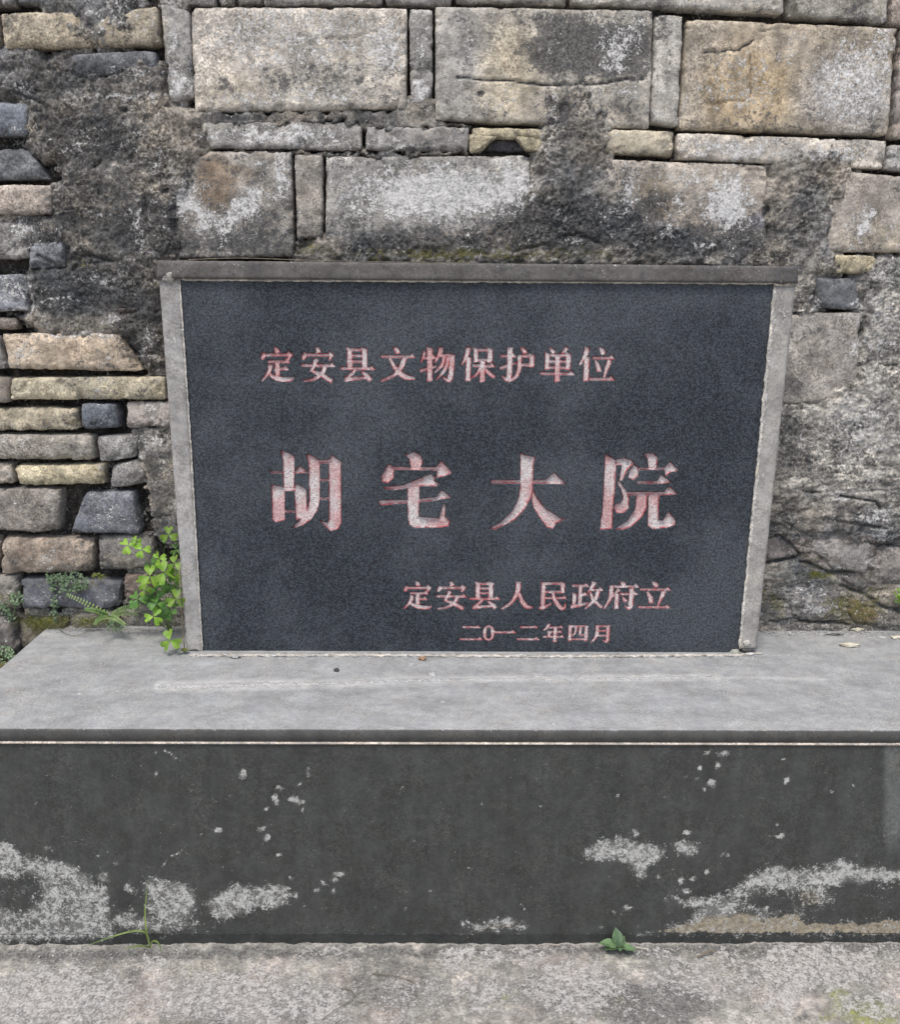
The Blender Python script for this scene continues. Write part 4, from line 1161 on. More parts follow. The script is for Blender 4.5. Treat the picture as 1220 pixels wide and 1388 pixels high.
BIG['hu'] = [z3(p) for p in ([(125, 85), (150, 95), (205, 118), (203, 305), (140, 305), (138, 130)], [(55, 200), (70, 205), (140, 206), (210, 205), (235, 172), (285, 214), (210, 218), (72, 218)], [(72, 283), (90, 285), (150, 300), (150, 485), (95, 497), (78, 480)], [(205, 282), (225, 280), (272, 310), (278, 440), (258, 475), (212, 480), (203, 300)],
                             [(145, 428), (208, 428), (208, 442), (145, 442)], [(140, 300), (210, 300), (210, 316), (140, 322)], [(272, 108), (300, 112), (350, 145), (350, 370), (335, 430), (300, 480), (250, 515), (190, 532), (240, 475), (275, 420), (288, 370), (285, 160)], [(340, 142), (408, 140), (408, 159), (345, 161)],
                             [(400, 142), (420, 112), (475, 155), (470, 180), (472, 500), (455, 535), (410, 548), (390, 530), (340, 482), (390, 500), (402, 480)], [(345, 248), (405, 248), (405, 262), (345, 262)], [(345, 354), (405, 354), (405, 368), (345, 368)])]
BIG['zhai'] = [z3(p) for p in ([(830, 100), (855, 110), (890, 95), (925, 115), (938, 150), (925, 190), (870, 190), (862, 140)], [(735, 170), (755, 168), (775, 195), (770, 245), (740, 275), (705, 265), (700, 235), (720, 205)], [(750, 179), (1015, 182), (1045, 145), (1108, 215), (1060, 235), (1010, 244), (1020, 202), (755, 197)],
                               [(715, 295), (830, 285), (900, 255), (985, 222), (1008, 240), (1005, 262), (1030, 275), (1020, 292), (930, 290), (860, 300), (790, 312), (720, 308)], [(683, 378), (700, 372), (850, 368), (1015, 355), (1045, 315), (1105, 355), (1000, 375), (850, 388), (710, 400), (688, 392)],
                               [(850, 290), (920, 288), (915, 465), (1030, 475), (1055, 390), (1068, 400), (1065, 460), (1095, 490), (1085, 520), (1040, 527), (890, 528), (862, 510), (852, 470)])]
BIG['da'] = [z4(p) for p in ([(100, 243), (112, 248), (265, 247), (405, 247), (455, 205), (520, 270), (420, 268), (110, 266)], [(265, 95), (290, 110), (355, 122), (340, 150), (335, 300), (322, 350), (290, 410), (230, 470), (130, 520), (92, 515), (160, 480), (220, 420), (255, 350), (266, 280)],
                             [(335, 290), (350, 330), (400, 400), (490, 458), (520, 462), (465, 485), (445, 518), (415, 510), (370, 450), (340, 400), (328, 350)])]
BIG['yuan'] = [z4(p) for p in ([(735, 102), (765, 120), (798, 140), (790, 300), (778, 400), (775, 515), (705, 522), (722, 400)], [(788, 138), (840, 125), (885, 140), (895, 155), (860, 190), (830, 250), (812, 250), (820, 200), (828, 165), (800, 165)], [(812, 248), (850, 300), (868, 340), (865, 400), (840, 428), (800, 430), (780, 400), (795, 378), (820, 375), (835, 345), (825, 300), (800, 262)],
                               [(948, 102), (1000, 98), (1028, 125), (1018, 182), (975, 182), (970, 130)], [(915, 178), (1065, 178), (1095, 145), (1145, 195), (1100, 205), (1070, 225), (1062, 192), (918, 192)], [(895, 160), (922, 180), (918, 225), (890, 248), (862, 232), (868, 200)],
                               [(905, 253), (1020, 253), (1045, 215), (1105, 262), (1040, 268), (915, 269)], [(850, 313), (1060, 313), (1090, 280), (1138, 325), (1080, 331), (860, 331)], [(910, 322), (970, 322), (965, 400), (940, 450), (880, 505), (830, 522), (785, 520), (860, 470), (900, 410)],
                               [(975, 322), (1035, 322), (1030, 465), (1055, 470), (1085, 420), (1098, 435), (1125, 470), (1120, 495), (1080, 510), (1000, 518), (970, 500)])]
glyphs = []   # (list of world polygons, bbox, depth, label)


def put(gk, x0, y0, x1, y1, dep):
    (a0, b0), (a1, b1) = onY(x0, y0, 0), onY(x1, y1, 0)
    a0, b0, a1, b1 = map(float, (a0, b0, a1, b1))
    polys = [[(a0+(a1-a0)*u/100, b0+(b1-b0)*v/100) for u, v in p] for p in G[gk]]
    glyphs.append((polys, dep, None))


for gk, a, b in (('ding', 352, 398), ('an', 408, 454), ('xian', 461, 508), ('wen', 516, 563), ('wu', 570, 616), ('bao', 626, 671), ('hu4', 679, 724), ('dan', 734, 778), ('wei', 787, 832)):
    put(gk, a, 471, b, 517.5, .0034)
for gk, ch in (('hu', 'large carved character with faded red paint, leftmost of four'), ('zhai', None), ('da', None), ('yuan', None)):
    polys = []
    for p in BIG[gk]:
        wx, wz = onY([q[0] for q in p], [q[1] for q in p], 0)
        polys.append(list(zip(wx, wz)))
    glyphs.append((polys, .0062, ch))
for gk, a, b in (('ding', 547, 585), ('an', 592, 632), ('xian', 637, 677), ('ren', 681, 722), ('min', 731, 768), ('zheng', 776, 816), ('fu', 821, 864), ('li', 868, 908)):
    put(gk, a, 789, b, 826, .0030)
for gk, a, b, c, d in (('er', 624, 848, 654, 868), ('zero', 655, 848, 670, 868), ('yi', 671, 846, 699, 868), ('er', 702, 848, 731, 868), ('nian', 737, 846, 764, 870), ('si', 771, 847, 797, 869), ('yue', 802, 847, 828, 871)):
    put(gk, a, b, c, d, .0024)

tab = empty('inscribed_tablet', (0, 0, 0))
tag(tab, 'dark granite tablet carved with pink-red Chinese characters in a grey frame on the ledge', 'tablet')
rows = []
for (p0, p1) in ((465, 524), (606, 724), (782, 876)):
    za, zb = float(onY(600, p1, 0)[1]), float(onY(600, p0, 0)[1])
    rows.append((za, zb))
rows.sort()
fine = .00135
zl = []
zc = .0
for za, zb in rows:
    zl += list(np.linspace(zc, za, max(2, int((za-zc)/.012)+1))[:-1])
    zl += list(np.arange(za, zb, fine))
    zc = zb
zl += list(np.linspace(zc, PH, 12))
xa, xb = float(onY(345, 600, 0)[0])-.01, float(onY(928, 650, 0)[0])+.015
xl_ = list(np.linspace(-.6, xa, 20)[:-1])+list(np.arange(xa, xb, fine))+list(np.linspace(xb+.001, .6, 16))
xl_, zl = np.array(xl_), np.array(zl)
X, Z = np.meshgrid(xl_, zl)
CUT = np.full(X.shape, -.01)
GID = np.full(X.shape, -1)
DEP = np.full(X.shape, .002)
for gi, (polys, dep, lb) in enumerate(glyphs):
    al = np.array([q for p in polys for q in p])
    c0, c1 = np.searchsorted(xl_, [al[:, 0].min()-.008, al[:, 0].max()+.008])
    r0, r1 = np.searchsorted(zl, [al[:, 1].min()-.008, al[:, 1].max()+.008])
    sx, sz = X[r0:r1, c0:c1], Z[r0:r1, c0:c1]
    s = np.full(sx.shape, -.01)
    jx = sx+.0009*fbm(sx, sz, 130, 2, 5)
    jz = sz+.0009*fbm(sx, sz, 130, 2, 15)
    for p in polys:
        s = np.maximum(s, sd_poly(p, jx, jz))
    s = s+(.0017 if dep < .005 else .0004)
    sub = CUT[r0:r1, c0:c1]
    gsub = GID[r0:r1, c0:c1]
    dsub = DEP[r0:r1, c0:c1]
    better = s > sub
    sub[better] = s[better]
    gsub[better & (s > -.004)] = gi
    dsub[better] = dep
prof = DEP*sm(-.0003, .0016, CUT)+np.where(CUT > 0, .0005*fbm(X, Z, 300, 2, 3), 0)
Vp = np.stack([X, prof, Z], -1).reshape(-1, 3)
Fq = grid_faces(len(zl), len(xl_))
fin = CUT.ravel()[Fq]
fg = GID.ravel()[Fq]
isg = (fin.max(1) > 0) & (fg.max(1) >= 0)
gof = fg.max(1)


def sub_mesh(name, sel):
    F_ = Fq[sel]
    idx, inv = np.unique(F_, return_inverse=True)
    return Vp[idx], inv.reshape(-1, 4), CUT.ravel()[idx]


v_, f_, c_ = sub_mesh('panel', ~isg)
# back and sides of the panel block
b0 = len(v_)
xe = np.array([(-.6, 0, 0), (.6, 0, 0), (.6, 0, PH), (-.6, 0, PH), (-.6, .11, 0), (.6, .11, 0), (.6, .11, PH), (-.6, .11, PH)], float)
f_ = np.concatenate([f_, b0+np.array([(0, 4, 5, 1), (1, 5, 6, 2), (2, 6, 7, 3), (3, 7, 4, 0), (4, 7, 6, 5)])])
me = quads_mesh('panel', np.concatenate([v_, xe]), f_, True, {'cut': np.concatenate([c_, np.full(8, -.01)])})
sf = np.ones(len(f_), bool)
sf[-5:] = False
me.polygons.foreach_set('use_smooth', sf)
link('panel', me, M['granite'], tab)
for gi, (polys, dep, lb) in enumerate(glyphs):
    v_, f_, c_ = sub_mesh('c', isg & (gof == gi))
    if not len(v_):
        continue
    ctr = v_.mean(0)
    o = link('carved_character', quads_mesh('carved_character', v_-ctr, f_, True, {'cut': c_}), M['granite'], tab)
    o.location = Vector(ctr)
    if lb:
        o['label'] = lb


def bar(name, quad, y0, y1, mat, parent, tint, wear, seed, bev=.003, wob=.0008, marks=()):
    """a stone strip in the tablet plane: quad = 4 (x,z) corners BL,BR,TR,TL; subdivided, slightly worn arrises"""
    Q = np.array(quad, float)
    Lx = np.linalg.norm(Q[1]-Q[0])
    Lz = np.linalg.norm(Q[3]-Q[0])
    nu, nv = max(5, int(Lx/.004)), max(5, int(Lz/.004))
    u, v = np.meshgrid(np.linspace(0, 1, nu), np.linspace(0, 1, nv))
    P = Q[0]*((1-u)*(1-v))[..., None]+Q[1]*(u*(1-v))[..., None]+Q[2]*(u*v)[..., None]+Q[3]*((1-u)*v)[..., None]
    X, Z = P[..., 0], P[..., 1]
    d = np.minimum(np.minimum(u, 1-u)*Lx, np.minimum(v, 1-v)*Lz)
    e = np.clip(1-d/bev, 0, 1)
    yy = y0+bev*.6*e*e+wob*fbm(X, Z, 30, 3, seed)+e*.0012*fbm(X, Z, 70, 3, seed+2)
    ex = e*wob*1.5*fbm(X, Z, 45, 3, seed+4)
    px, py = pix(X, np.full_like(X, y0), Z)
    w_ = np.tile(np.array(wear, float), X.shape+(1,))
    if marks:
        w_[..., 0] = np.maximum(w_[..., 0], field(px, py, marks, 6, 2, seed))
    w_[..., 1] = w_[..., 1]+.25*fbm(X, Z, 12, 3, seed+8)
    w_[..., 0] = w_[..., 0]+.2*fbm(X, Z, 15, 3, seed+9)
    t_ = lin(tint)*(1+.3*fbm(X, Z, 11, 4, seed+6)[..., None])
    nr, nc = X.shape
    Vt = np.stack([X+ex, yy, Z+ex], -1).reshape(-1, 3)
    ring = [(0, j) for j in range(nc)]+[(i, nc-1) for i in range(1, nr)]+[(nr-1, j) for j in range(nc-2, -1, -1)]+[(i, 0) for i in range(nr-2, 0, -1)]
    ri = np.array([i*nc+j for i, j in ring])
    bk = Vt[ri].copy()
    bk[:, 1] = y1
    n0, m_ = len(Vt), len(ri)
    Fs = np.stack([ri, n0+np.arange(m_), n0+(np.arange(m_)+1) % m_, np.roll(ri, -1)], -1)
    F_ = np.concatenate([grid_faces(nr, nc), Fs])
    return link(name, quads_mesh(name, np.concatenate([Vt, bk]), F_, True, {'tint': np.concatenate([t_.reshape(-1, 3), t_.reshape(-1, 3)[ri]]), 'wear': np.concatenate([w_.reshape(-1, 3), w_.reshape(-1, 3)[ri]])}), mat, parent)


def wq(pts, y=-.004):
    a, b = onY([p[0] for p in pts], [p[1] for p in pts], y)
    return list(zip(a, b))


# frame: two uprights and a cap, with pale mortar beads against the panel
bar('side_post', wq([(253, 885), (274, 885), (243, 377), (215, 378)]), -.004, YW-.02, M['post'], tab, (160, 158, 155), (.18, .10, 0), 3, marks=[('s', 240, 378, 256, 560, 1.6, .62), ('s', 256, 560, 270, 800, 1.4, .62), ('e', 237, 458, 2, 6, 1), ('e', 230, 380, 12, 5, .5)])
bar('side_post', wq([(1003, 880), (1026, 880), (1079, 389), (1050, 387)]), -.004, YW-.02, M['post'], tab, (158, 155, 150), (.18, .12, 0), 5, marks=[('s', 1054, 395, 1004, 860, 2.2, .68), ('e', 1063, 421, 4, 5, 1), ('e', 1034, 650, 2, 12, .9), ('s', 1060, 400, 1050, 560, 2, .5)])
cap = bar('cap_strip', wq([(213, 377.5), (1080, 384), (1081, 361), (213, 353)]), -.012, YW-.012, M['post'], tab, (100, 97, 94), (.14, .36, 0), 7, marks=[('s', 213, 355, 1080, 361, 1, .5), ('e', 245, 362, 34, 12, .2)])
cap['label'] = 'brown-grey cap strip along the top of the tablet'


def bead(pts, rad, name='mortar_bead', seed=1, y=-.004, par=None, z=None, col=(206, 200, 190), rag=.8):
    """a crumbly squeezed-out line of pale mortar"""
    P = []
    for a, b in pts:
        if z is None:
            x_, z_ = onY(a, b, y)
            P.append(Vector((float(x_), y, float(z_))))
        else:
            x_, y_ = onZ(a, b, z)
            P.append(Vector((float(x_), float(y_), z)))
    L = sum((P[i+1]-P[i]).length for i in range(len(P)-1))
    n = max(8, int(L/.004))
    out = []
    cum = [0]
    for i in range(len(P)-1):
        cum.append(cum[-1]+(P[i+1]-P[i]).length)
    seg = 8
    V_, F_ = [], []
    for k in range(n+1):
        s_ = L*k/n
        i = 0
        while i < len(P)-2 and s_ > cum[i+1]:
            i += 1
        t = (s_-cum[i])/(cum[i+1]-cum[i])
        p = P[i].lerp(P[i+1], min(t, 1))
        d = (P[i+1]-P[i]).normalized()
        a_ = d.cross(Vector((0, 1, 0)) if z is None else Vector((0, 0, 1))).normalized()
        b_ = d.cross(a_)
        for q in range(seg):
            th = 2*math.pi*q/seg
            rr = rad*(1+rag*float(fbm(np.array([s_]), np.array([q*.013]), 70, 3, seed)[0])*2)
            taper = min(1, (k+.3)/3, (n-k+.3)/3)
            V_.append(p+a_*math.cos(th)*rr*taper+b_*math.sin(th)*rr*.55*taper)
    for k in range(n):
        for q in range(seg):
            F_.append((k*seg+q, (k+1)*seg+q, (k+1)*seg+(q+1) % seg, k*seg+(q+1) % seg))
    N = len(V_)
    return link(name, quads_mesh(name, V_, F_, True, {'tint': np.tile(lin(col), (N, 1)), 'wear': np.tile((.42, .12, 0), (N, 1))}), M['bead'], par)


bead([(244, 379), (1052, 384)], .0022, seed=2, par=tab, y=-.003)
bead([(243, 380), (258, 600), (274, 884)], .0020, seed=3, par=tab, y=-.003, col=(190, 184, 174))
bead([(1051, 386), (1027, 640), (1003, 880)], .0034, seed=4, par=tab, y=-.003)
bead([(256, 888.5), (500, 888), (760, 890), (1003, 888), (1036, 885)], .0052, seed=5, par=tab, z=.0015, col=(196, 190, 180), rag=.9)


def lump(name, px, py, y, r, seed, mat, par=None, sc=(1, 1, 1), z=None, amp=.35, sub=3, cols=None):
    import bmesh
    bm = bmesh.new()
    bmesh.ops.create_icosphere(bm, subdivisions=sub, radius=1)
    P = np.array([v.co[:] for v in bm.verts])
    k = 1+amp*fbm(P[:, 0]*1.1+seed, P[:, 1]*1.1+P[:, 2]*1.7, 1.3, 3, seed)*2
    for v, q in zip(bm.verts, k):
        v.co = Vector((v.co.x*sc[0], v.co.y*sc[1], v.co.z*sc[2]))*float(q)*r
    me = bpy.data.meshes.new(name)
    bm.to_mesh(me)
    bm.free()
    for p in me.polygons:
        p.use_smooth = True
    if cols:
        n_ = len(me.vertices)
        for nm, cv in (('tint', lin(cols)), ('wear', (.4, .1, 0))):
            at = me.attributes.new(nm, 'FLOAT_COLOR', 'POINT')
            at.data.foreach_set('color', np.tile([*cv, 1], n_).astype(np.float32))
    o = link(name, me, mat, par)
    if z is None:
        x_, z_ = onY(px, py, y)
        o.location = (float(x_), y, float(z_))
    else:
        x_, y_ = onZ(px, py, z)
        o.location = (float(x_), float(y_), z)
    return o


lump('mortar_blob', 228, 373, -.006, .017, 4, M['bead'], tab, (1, .4, .8), cols=(186, 182, 174))
lump('mortar_blob', 1013, 872, -.006, .008, 9, M['bead'], tab, (1, .5, .9), cols=(190, 186, 178))
lump('mortar_blob', 997, 884, -.004, .009, 12, M['bead'], tab, (1.2, .5, .8), cols=(176, 180, 168))
# shaded gaps under both posts, imitated by flat dark lumps
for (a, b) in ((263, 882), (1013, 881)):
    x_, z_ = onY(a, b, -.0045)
    lump('gap_shade', a, b, -.0035, .012, 6, M['pebble_gap_shade'], tab, (1.1, .12, .34))

# ------------------------------------------------------------------ PLANTS


def leaf_mesh(name, L, W, heart=False, fold=.25, n=6):
    """flat leaf along +X, bent and folded about the midrib"""
    V_, F_ = [], []
    for i in range(n+1):
        t = i/n
        if heart:
            w_ = W*math.sin(min(1, t*1.02)*math.pi*.5)**.9*(1 if t < .75 else math.sqrt(max(0, 1-((t-.75)/.27)**2)))
            notch = L*.20*max(0, (t-.7)/.3)
        else:
            w_ = W*math.sin(math.pi*min(.985, t**.8*.97+.02))
            notch = 0
        x = L*t
        for s_ in (-1, -.5, 0, .5, 1):
            xx = x-notch*(1-abs(s_))*1.2+(0 if not heart else 0)
            V_.append((xx, s_*w_, fold*abs(s_)*w_-L*.25*t*t))
    for i in range(n):
        for j in range(4):
            F_.append((i*5+j, (i+1)*5+j, (i+1)*5+j+1, i*5+j+1))
    return np.array(V_), np.array(F_)


def join(parts, name):
    Vs_, Fs_, o = [], [], 0
    for v, f in parts:
        Vs_.append(v)
        Fs_.append(f+o)
        o += len(v)
    return quads_mesh(name, np.concatenate(Vs_), np.concatenate(Fs_))


def rotv(v, mat):
    return np.asarray(v)@np.array(mat.to_3x3()).T


def clover_leaf_mesh(seed):
    rr = random.Random(seed)
    ps = []
    v, f = leaf_mesh('l', 1, .52, True, .28)
    v = v+np.array([.04, 0, 0])
    for k in range(3):
        Mx = Matrix.Rotation(R(120*k+rr.uniform(-10, 10)), 3, 'Z') @ Matrix.Rotation(R(rr.uniform(-10, 14)), 3, 'Y')
        ps.append((rotv(v, Mx), f))
    return join(ps, 'leaf')


CL = [clover_leaf_mesh(s) for s in range(4)]
CLD = [m_.copy() for m_ in CL]
for m_ in CL:
    m_.materials.append(M['clover'])
for m_ in CLD:
    m_.materials.append(M['clover2'])
rx, rz = onY(225, 842, .10)
ROOTP = Vector((float(rx), .10, .004))
clv = empty('clover_plant', ROOTP)
tag(clv, 'bright green three-leaved clover plant growing from the wall beside the left frame post', 'plant')
# px, py, y, size px, dark?
LV = [(173, 739, .06, 13, 0), (192, 745, .05, 13, 0), (184, 732, .065, 9, 0), (228, 725, .07, 12, 0), (215, 757, .05, 12, 0), (203, 781, .03, 16, 0), (222, 776, .02, 15, 0), (236, 764, .03, 14, 0), (240, 775, .035, 12, 0), (218, 790, .05, 11, 1), (196, 800, .045, 11, 0), (231, 832, .05, 11, 1),
      (238, 812, -.012, 15, 0), (186, 812, .05, 16, 1), (199, 806, .06, 14, 1), (212, 800, .06, 14, 1), (208, 836, .02, 15, 0), (225, 822, .06, 14, 1), (228, 790, .07, 13, 1), (240, 795, .06, 12, 1), (219, 835, .05, 12, 1),
      (230, 868, -.03, 15, 0), (205, 765, .07, 11, 1), (180, 820, .08, 10, 1), (238, 745, .07, 10, 1), (193, 790, .07, 10, 0), (212, 818, .03, 11, 1)]
rl = random.Random(11)
for k, (a, b, y, s_, dk_) in enumerate(LV):
    x_, z_ = onY(a, b, y)
    p = Vector((float(x_), y, float(z_)))
    me = (CLD if dk_ else CL)[k % 4]
    o = bpy.data.objects.new('leaf', me)
    COL.objects.link(o)
    o.parent = clv
    o.location = p-ROOTP
    sc_ = s_*.00160*rl.uniform(.85, 1.15)
    o.scale = (sc_, sc_, sc_)
    # faces up and towards the lane
    nrm = Vector((rl.uniform(-.35, .35), -1, rl.uniform(.35, 1.1))).normalized()
    q = Vector((nrm.x*1.6, nrm.y, nrm.z)).normalized().to_track_quat('Z', 'X')
    o.rotation_mode = 'QUATERNION'
    o.rotation_quaternion = q @ Matrix.Rotation(rl.uniform(0, 6.28), 3, 'Z').to_quaternion()
    base = Vector((float(onY(236 if a < 200 else 232, 838, .1)[0])+rl.uniform(-.01, .01), .1, max(.004, p.z-.12)))
    if b < 860:
        mid = (base+p)/2+Vector((rl.uniform(-.01, .01), -.01, .01))
        tube('stem', [base-ROOTP, mid-ROOTP, p-ROOTP], .0008, .0006, M['fern'], clv, 5, 5)
# reddish dry runner hanging down to the foot of the post
pts = []
for a, b, y in ((243, 770, .02), (244, 800, -.008), (247, 845, -.012), (250, 885, -.014), (251, 893, -.02)):
    x_, z_ = onY(a, b, y)
    pts.append(Vector((float(x_), y, float(z_)))-ROOTP)
tube('runner', pts, .0013, .001, M['stem'], clv)
pts = []
for a, b, z_ in ((249, 862, .02), (243, 866, .028), (232, 869, .03)):
    x_, y_ = onZ(a, b, z_)
    pts.append(Vector((float(x_), float(y_), z_))-ROOTP)
tube('stem', pts, .0008, .0007, M['fern'], clv)
x_, z_ = onY(250, 884, -.02)
bud = []
v, f = leaf_mesh('b', .010, .004)
for k in range(5):
    bud.append((rotv(v, Matrix.Rotation(R(72*k), 3, 'Z') @ Matrix.Rotation(R(-50), 3, 'Y')), f))
o = link('bud', join(bud, 'bud'), M['moss'], clv)
o.location = Vector((float(x_), -.02, float(z_)))-ROOTP
o.scale = (1.2, 1.2, 1.2)

# fern
fx, fz = onY(149, 836, .085)
FR = Vector((float(fx), .085, float(fz)))
fern = empty('fern', FR)
tag(fern, 'small fern with narrow fronds at the foot of the left brick wall', 'fern')
for (tp, y, nlf) in (((90, 806), .06, 12), ((115, 826), .05, 10), ((190, 820), .06, 12), ((186, 832), .07, 8), ((128, 846), .02, 9), ((168, 846), .03, 7)):
    x_, z_ = onY(tp[0], tp[1], y)
    e_ = Vector((float(x_), y, float(z_)))-FR
    mid = e_*.5+Vector((0, -.012, .010))
    fr_ = tube('frond', [Vector((0, 0, 0)), mid, e_], .0009, .0004, M['fern'], fern, 5, 6)
    ps = []
    sp = spline([(0, 0, 0), mid, e_], 8)
    n = len(sp)
    for i in range(2, n):
        d = (sp[min(i+1, n-1)]-sp[i-1]).normalized()
        sz_ = .0100*(1-.6*i/n)
        up = Vector((0, -1, .5)).normalized()
        side = d.cross(up).normalized()
        v, f = leaf_mesh('x', sz_, sz_*.30, n=3)
        for s_ in (-1, 1):
            ax = (side*s_+d*.35).normalized()
            nz_ = up
            by = nz_.cross(ax).normalized()
            Mx = Matrix((ax, by, nz_)).transposed()
            ps.append((rotv(v, Mx)+np.array(sp[i]), f))
    o = link('leaflets', join(ps, 'leaflets'), M['fern'], fr_)

# small round-leaved herbs


def herb(cx, cy, w_, h_, n, y, name, label, mat, sz=(.003, .006), trail=None):
    x_, z_ = onY(cx, cy+h_*.5, y+.02)
    O = Vector((float(x_), y+.02, float(z_)))
    r_ = empty(name, O)
    tag(r_, label, 'plant', 'small plants rooted in the wall foot')
    rr = random.Random(int(cx*7+cy))
    ps = []
    pos = []
    for k in range(n):
        a = rr.uniform(0, 6.28)
        q = math.sqrt(rr.random())
        pos.append((cx+w_*q*math.cos(a), cy+h_*q*math.sin(a), y+rr.uniform(-.012, .015)))
    for (t0, t1, m_) in (trail or []):
        for k in range(m_):
            t = k/m_
            pos.append((t0[0]+(t1[0]-t0[0])*t+rr.gauss(0, 2.6), t0[1]+(t1[1]-t0[1])*t+rr.gauss(0, 2.6), y+.015+rr.uniform(-.008, .01)))
    for (a, b, yy) in pos:
        X_, Z_ = onY(a, b, yy)
        s_ = rr.uniform(*sz)
        v, f = leaf_mesh('h', s_, s_*.42, n=3)
        nn = Vector((rr.uniform(-.8, .8), -1, rr.uniform(-.1, 1.3))).normalized()
        Mx = nn.to_track_quat('Z', 'X').to_matrix() @ Matrix.Rotation(rr.uniform(0, 6.28), 3, 'Z')
        ps.append((rotv(v, Mx)+np.array([float(X_)-O.x, yy-O.y, float(Z_)-O.z]), f))
    o = link('foliage', join(ps, 'foliage'), mat, r_)
    st = []
    for k in range(4):
        a, b, yy = pos[rr.randrange(len(pos))]
        X_, Z_ = onY(a, b, yy)
        e_ = Vector((float(X_), yy, float(Z_)))-O
        tube('stem', [Vector((0, 0, 0)), e_*.5+Vector((.003, 0, .004)), e_], .0007, .0004, mat, r_, 4, 4)
    return r_


herb(100, 789, 20, 14, 190, .105, 'round_leaved_herb', 'grey-green small-leaved herb hanging over the long blue-grey brick', M['herb'], (.004, .008), [((62, 782), (88, 784), 60), ((70, 785), (74, 842), 90)])
herb(20, 812, 11, 9, 70, .108, 'round_leaved_herb', 'tiny grey-green herb tuft low at the left edge of the wall', M['herb'], (.004, .008), [((2, 818), (14, 838), 60)])
herb(133, 781, 9, 5, 40, .112, 'round_leaved_herb', 'tiny bright green sprig under the grey brick above the fern', M['moss'], (.003, .006))
herb(158, 848, 14, 8, 80, .06, 'round_leaved_herb', 'small green herb tuft creeping onto the slab below the fern', M['herb'], (.003, .007))
herb(1222, 808, 7, 10, 26, .105, 'round_leaved_herb', 'bright green sprig at the right edge of the rubble', M['clover'], (.006, .012))
herb(5, 888, 16, 12, 90, .095, 'round_leaved_herb', 'dark green tuft beside the left end of the ledge', M['herb'], (.004, .008))


def moss_patch(cx, cy, w_, h_, n, y, label, mat):
    rr = random.Random(int(cx*3+cy))
    ps = []
    for k in range(n):
        a = cx+w_*rr.gauss(0, .5)
        b = cy+h_*rr.gauss(0, .5)
        yy = y+rr.uniform(-.006, .006)
        X_, Z_ = onY(a, b, yy)
        s_ = rr.uniform(.002, .0055)
        v, f = leaf_mesh('m', s_, s_*.25, n=2)
        nn = Vector((rr.uniform(-1, 1), -1, rr.uniform(-.5, 1.2))).normalized()
        Mx = nn.to_track_quat('X', 'Z').to_matrix() @ Matrix.Rotation(rr.uniform(0, 6.28), 3, 'X')
        ps.append((rotv(v, Mx)+np.array([float(X_), yy, float(Z_)]), f))
    o = link('moss', join(ps, 'moss'), mat)
    tag(o, label, 'moss', None, 'stuff')
    return o


moss_patch(58, 842, 34, 8, 620, .12, 'yellow-green moss along the lowest left bricks', M['moss'])
moss_patch(125, 842, 34, 7, 520, .11, 'green moss in the corner below the fern', M['moss'])
moss_patch(1108, 779, 16, 4, 160, .122, 'small olive moss pad on the right rubble', M['moss'])

# grass seedling at the foot of the front
gx_, gy_ = onZ(203, 1287, ZG)
GR = Vector((float(gx_), float(gy_), ZG))
gs = empty('grass_seedling', GR)
tag(gs, 'thin grass seedling sprouting at the foot of the ledge front', 'grass')
for pts_ in ([(203, 1284, -.384), (198, 1262, -.390), (196, 1235, -.395), (200, 1192, -.400)], [(203, 1284, -.384), (196, 1264, -.393), (170, 1264, -.405), (110, 1284, -.42)], [(203, 1284, -.384), (190, 1282, -.395), (165, 1286, -.41)], [(203, 1286, -.384), (206, 1276, -.395), (214, 1278, -.41), (219, 1292, -.42)]):
    P = []
    for a, b, y in pts_:
        x_, z_ = onY(a, b, y)
        P.append(Vector((float(x_), y, max(float(z_), ZG+.002)))-GR)
    L = spline(P, 8)
    n = len(L)
    V_, F_ = [], []
    for i, p in enumerate(L):
        w_ = .0019*math.sin(math.pi*min(.97, .18+.8*i/(n-1)))
        d = (L[min(i+1, n-1)]-L[max(i-1, 0)]).normalized()
        sdv = d.cross(Vector((0, -1, .6))).normalized()
        V_ += [p-sdv*w_, p+Vector((0, .0006, 0)), p+sdv*w_]
    for i in range(n-1):
        for j in range(2):
            F_.append((i*3+j, i*3+3+j, i*3+4+j, i*3+1+j))
    link('blade', quads_mesh('blade', V_, F_), M['grass'], gs)

# rosette
rx_, ry_ = onZ(838, 1287, ZG)
RO = Vector((float(rx_), float(ry_)-.008, ZG+.004))
ros = empty('rosette_seedling', RO)
tag(ros, 'small broad-leaved green seedling at the foot of the ledge front', 'plant')
for (ang, tilt_, L_) in ((100, -62, .036), (196, -13, .032), (-22, -13, .033), (52, -40, .024), (268, -16, .014), (178, -22, .042), (232, -50, .012), (320, -50, .012)):
    v, f = leaf_mesh('rl', L_, L_*.37, n=8, fold=.2)
    o = link('leaf', quads_mesh('leaf', v, f), M['rosette'], ros)
    o.rotation_euler = Matrix.Rotation(R(ang), 3, 'Z').to_euler()
    o.rotation_euler = (Matrix.Rotation(R(ang), 3, 'Z') @ Matrix.Rotation(R(tilt_), 3, 'Y')).to_euler()
    o.scale = (.86, .86, .86)
    o.location = (.003*math.cos(R(ang)), .003*math.sin(R(ang)), .010)
c_ = lump('bud', 838, 1284, 0, .0035, 3, M['rosette'], ros, z=ZG+.01)
c_.location = (0, -.001, .009)

# ------------------------------------------------------------------ LOOSE BITS


def loose(name, px, py, z, r, sc, mat, label, cat, seed, group=None):
    o = lump(name, px, py, 0, r, seed, mat, None, sc, z=z+r*sc[2]*.7, amp=.55)
    tag(o, label, cat, group)
    return o


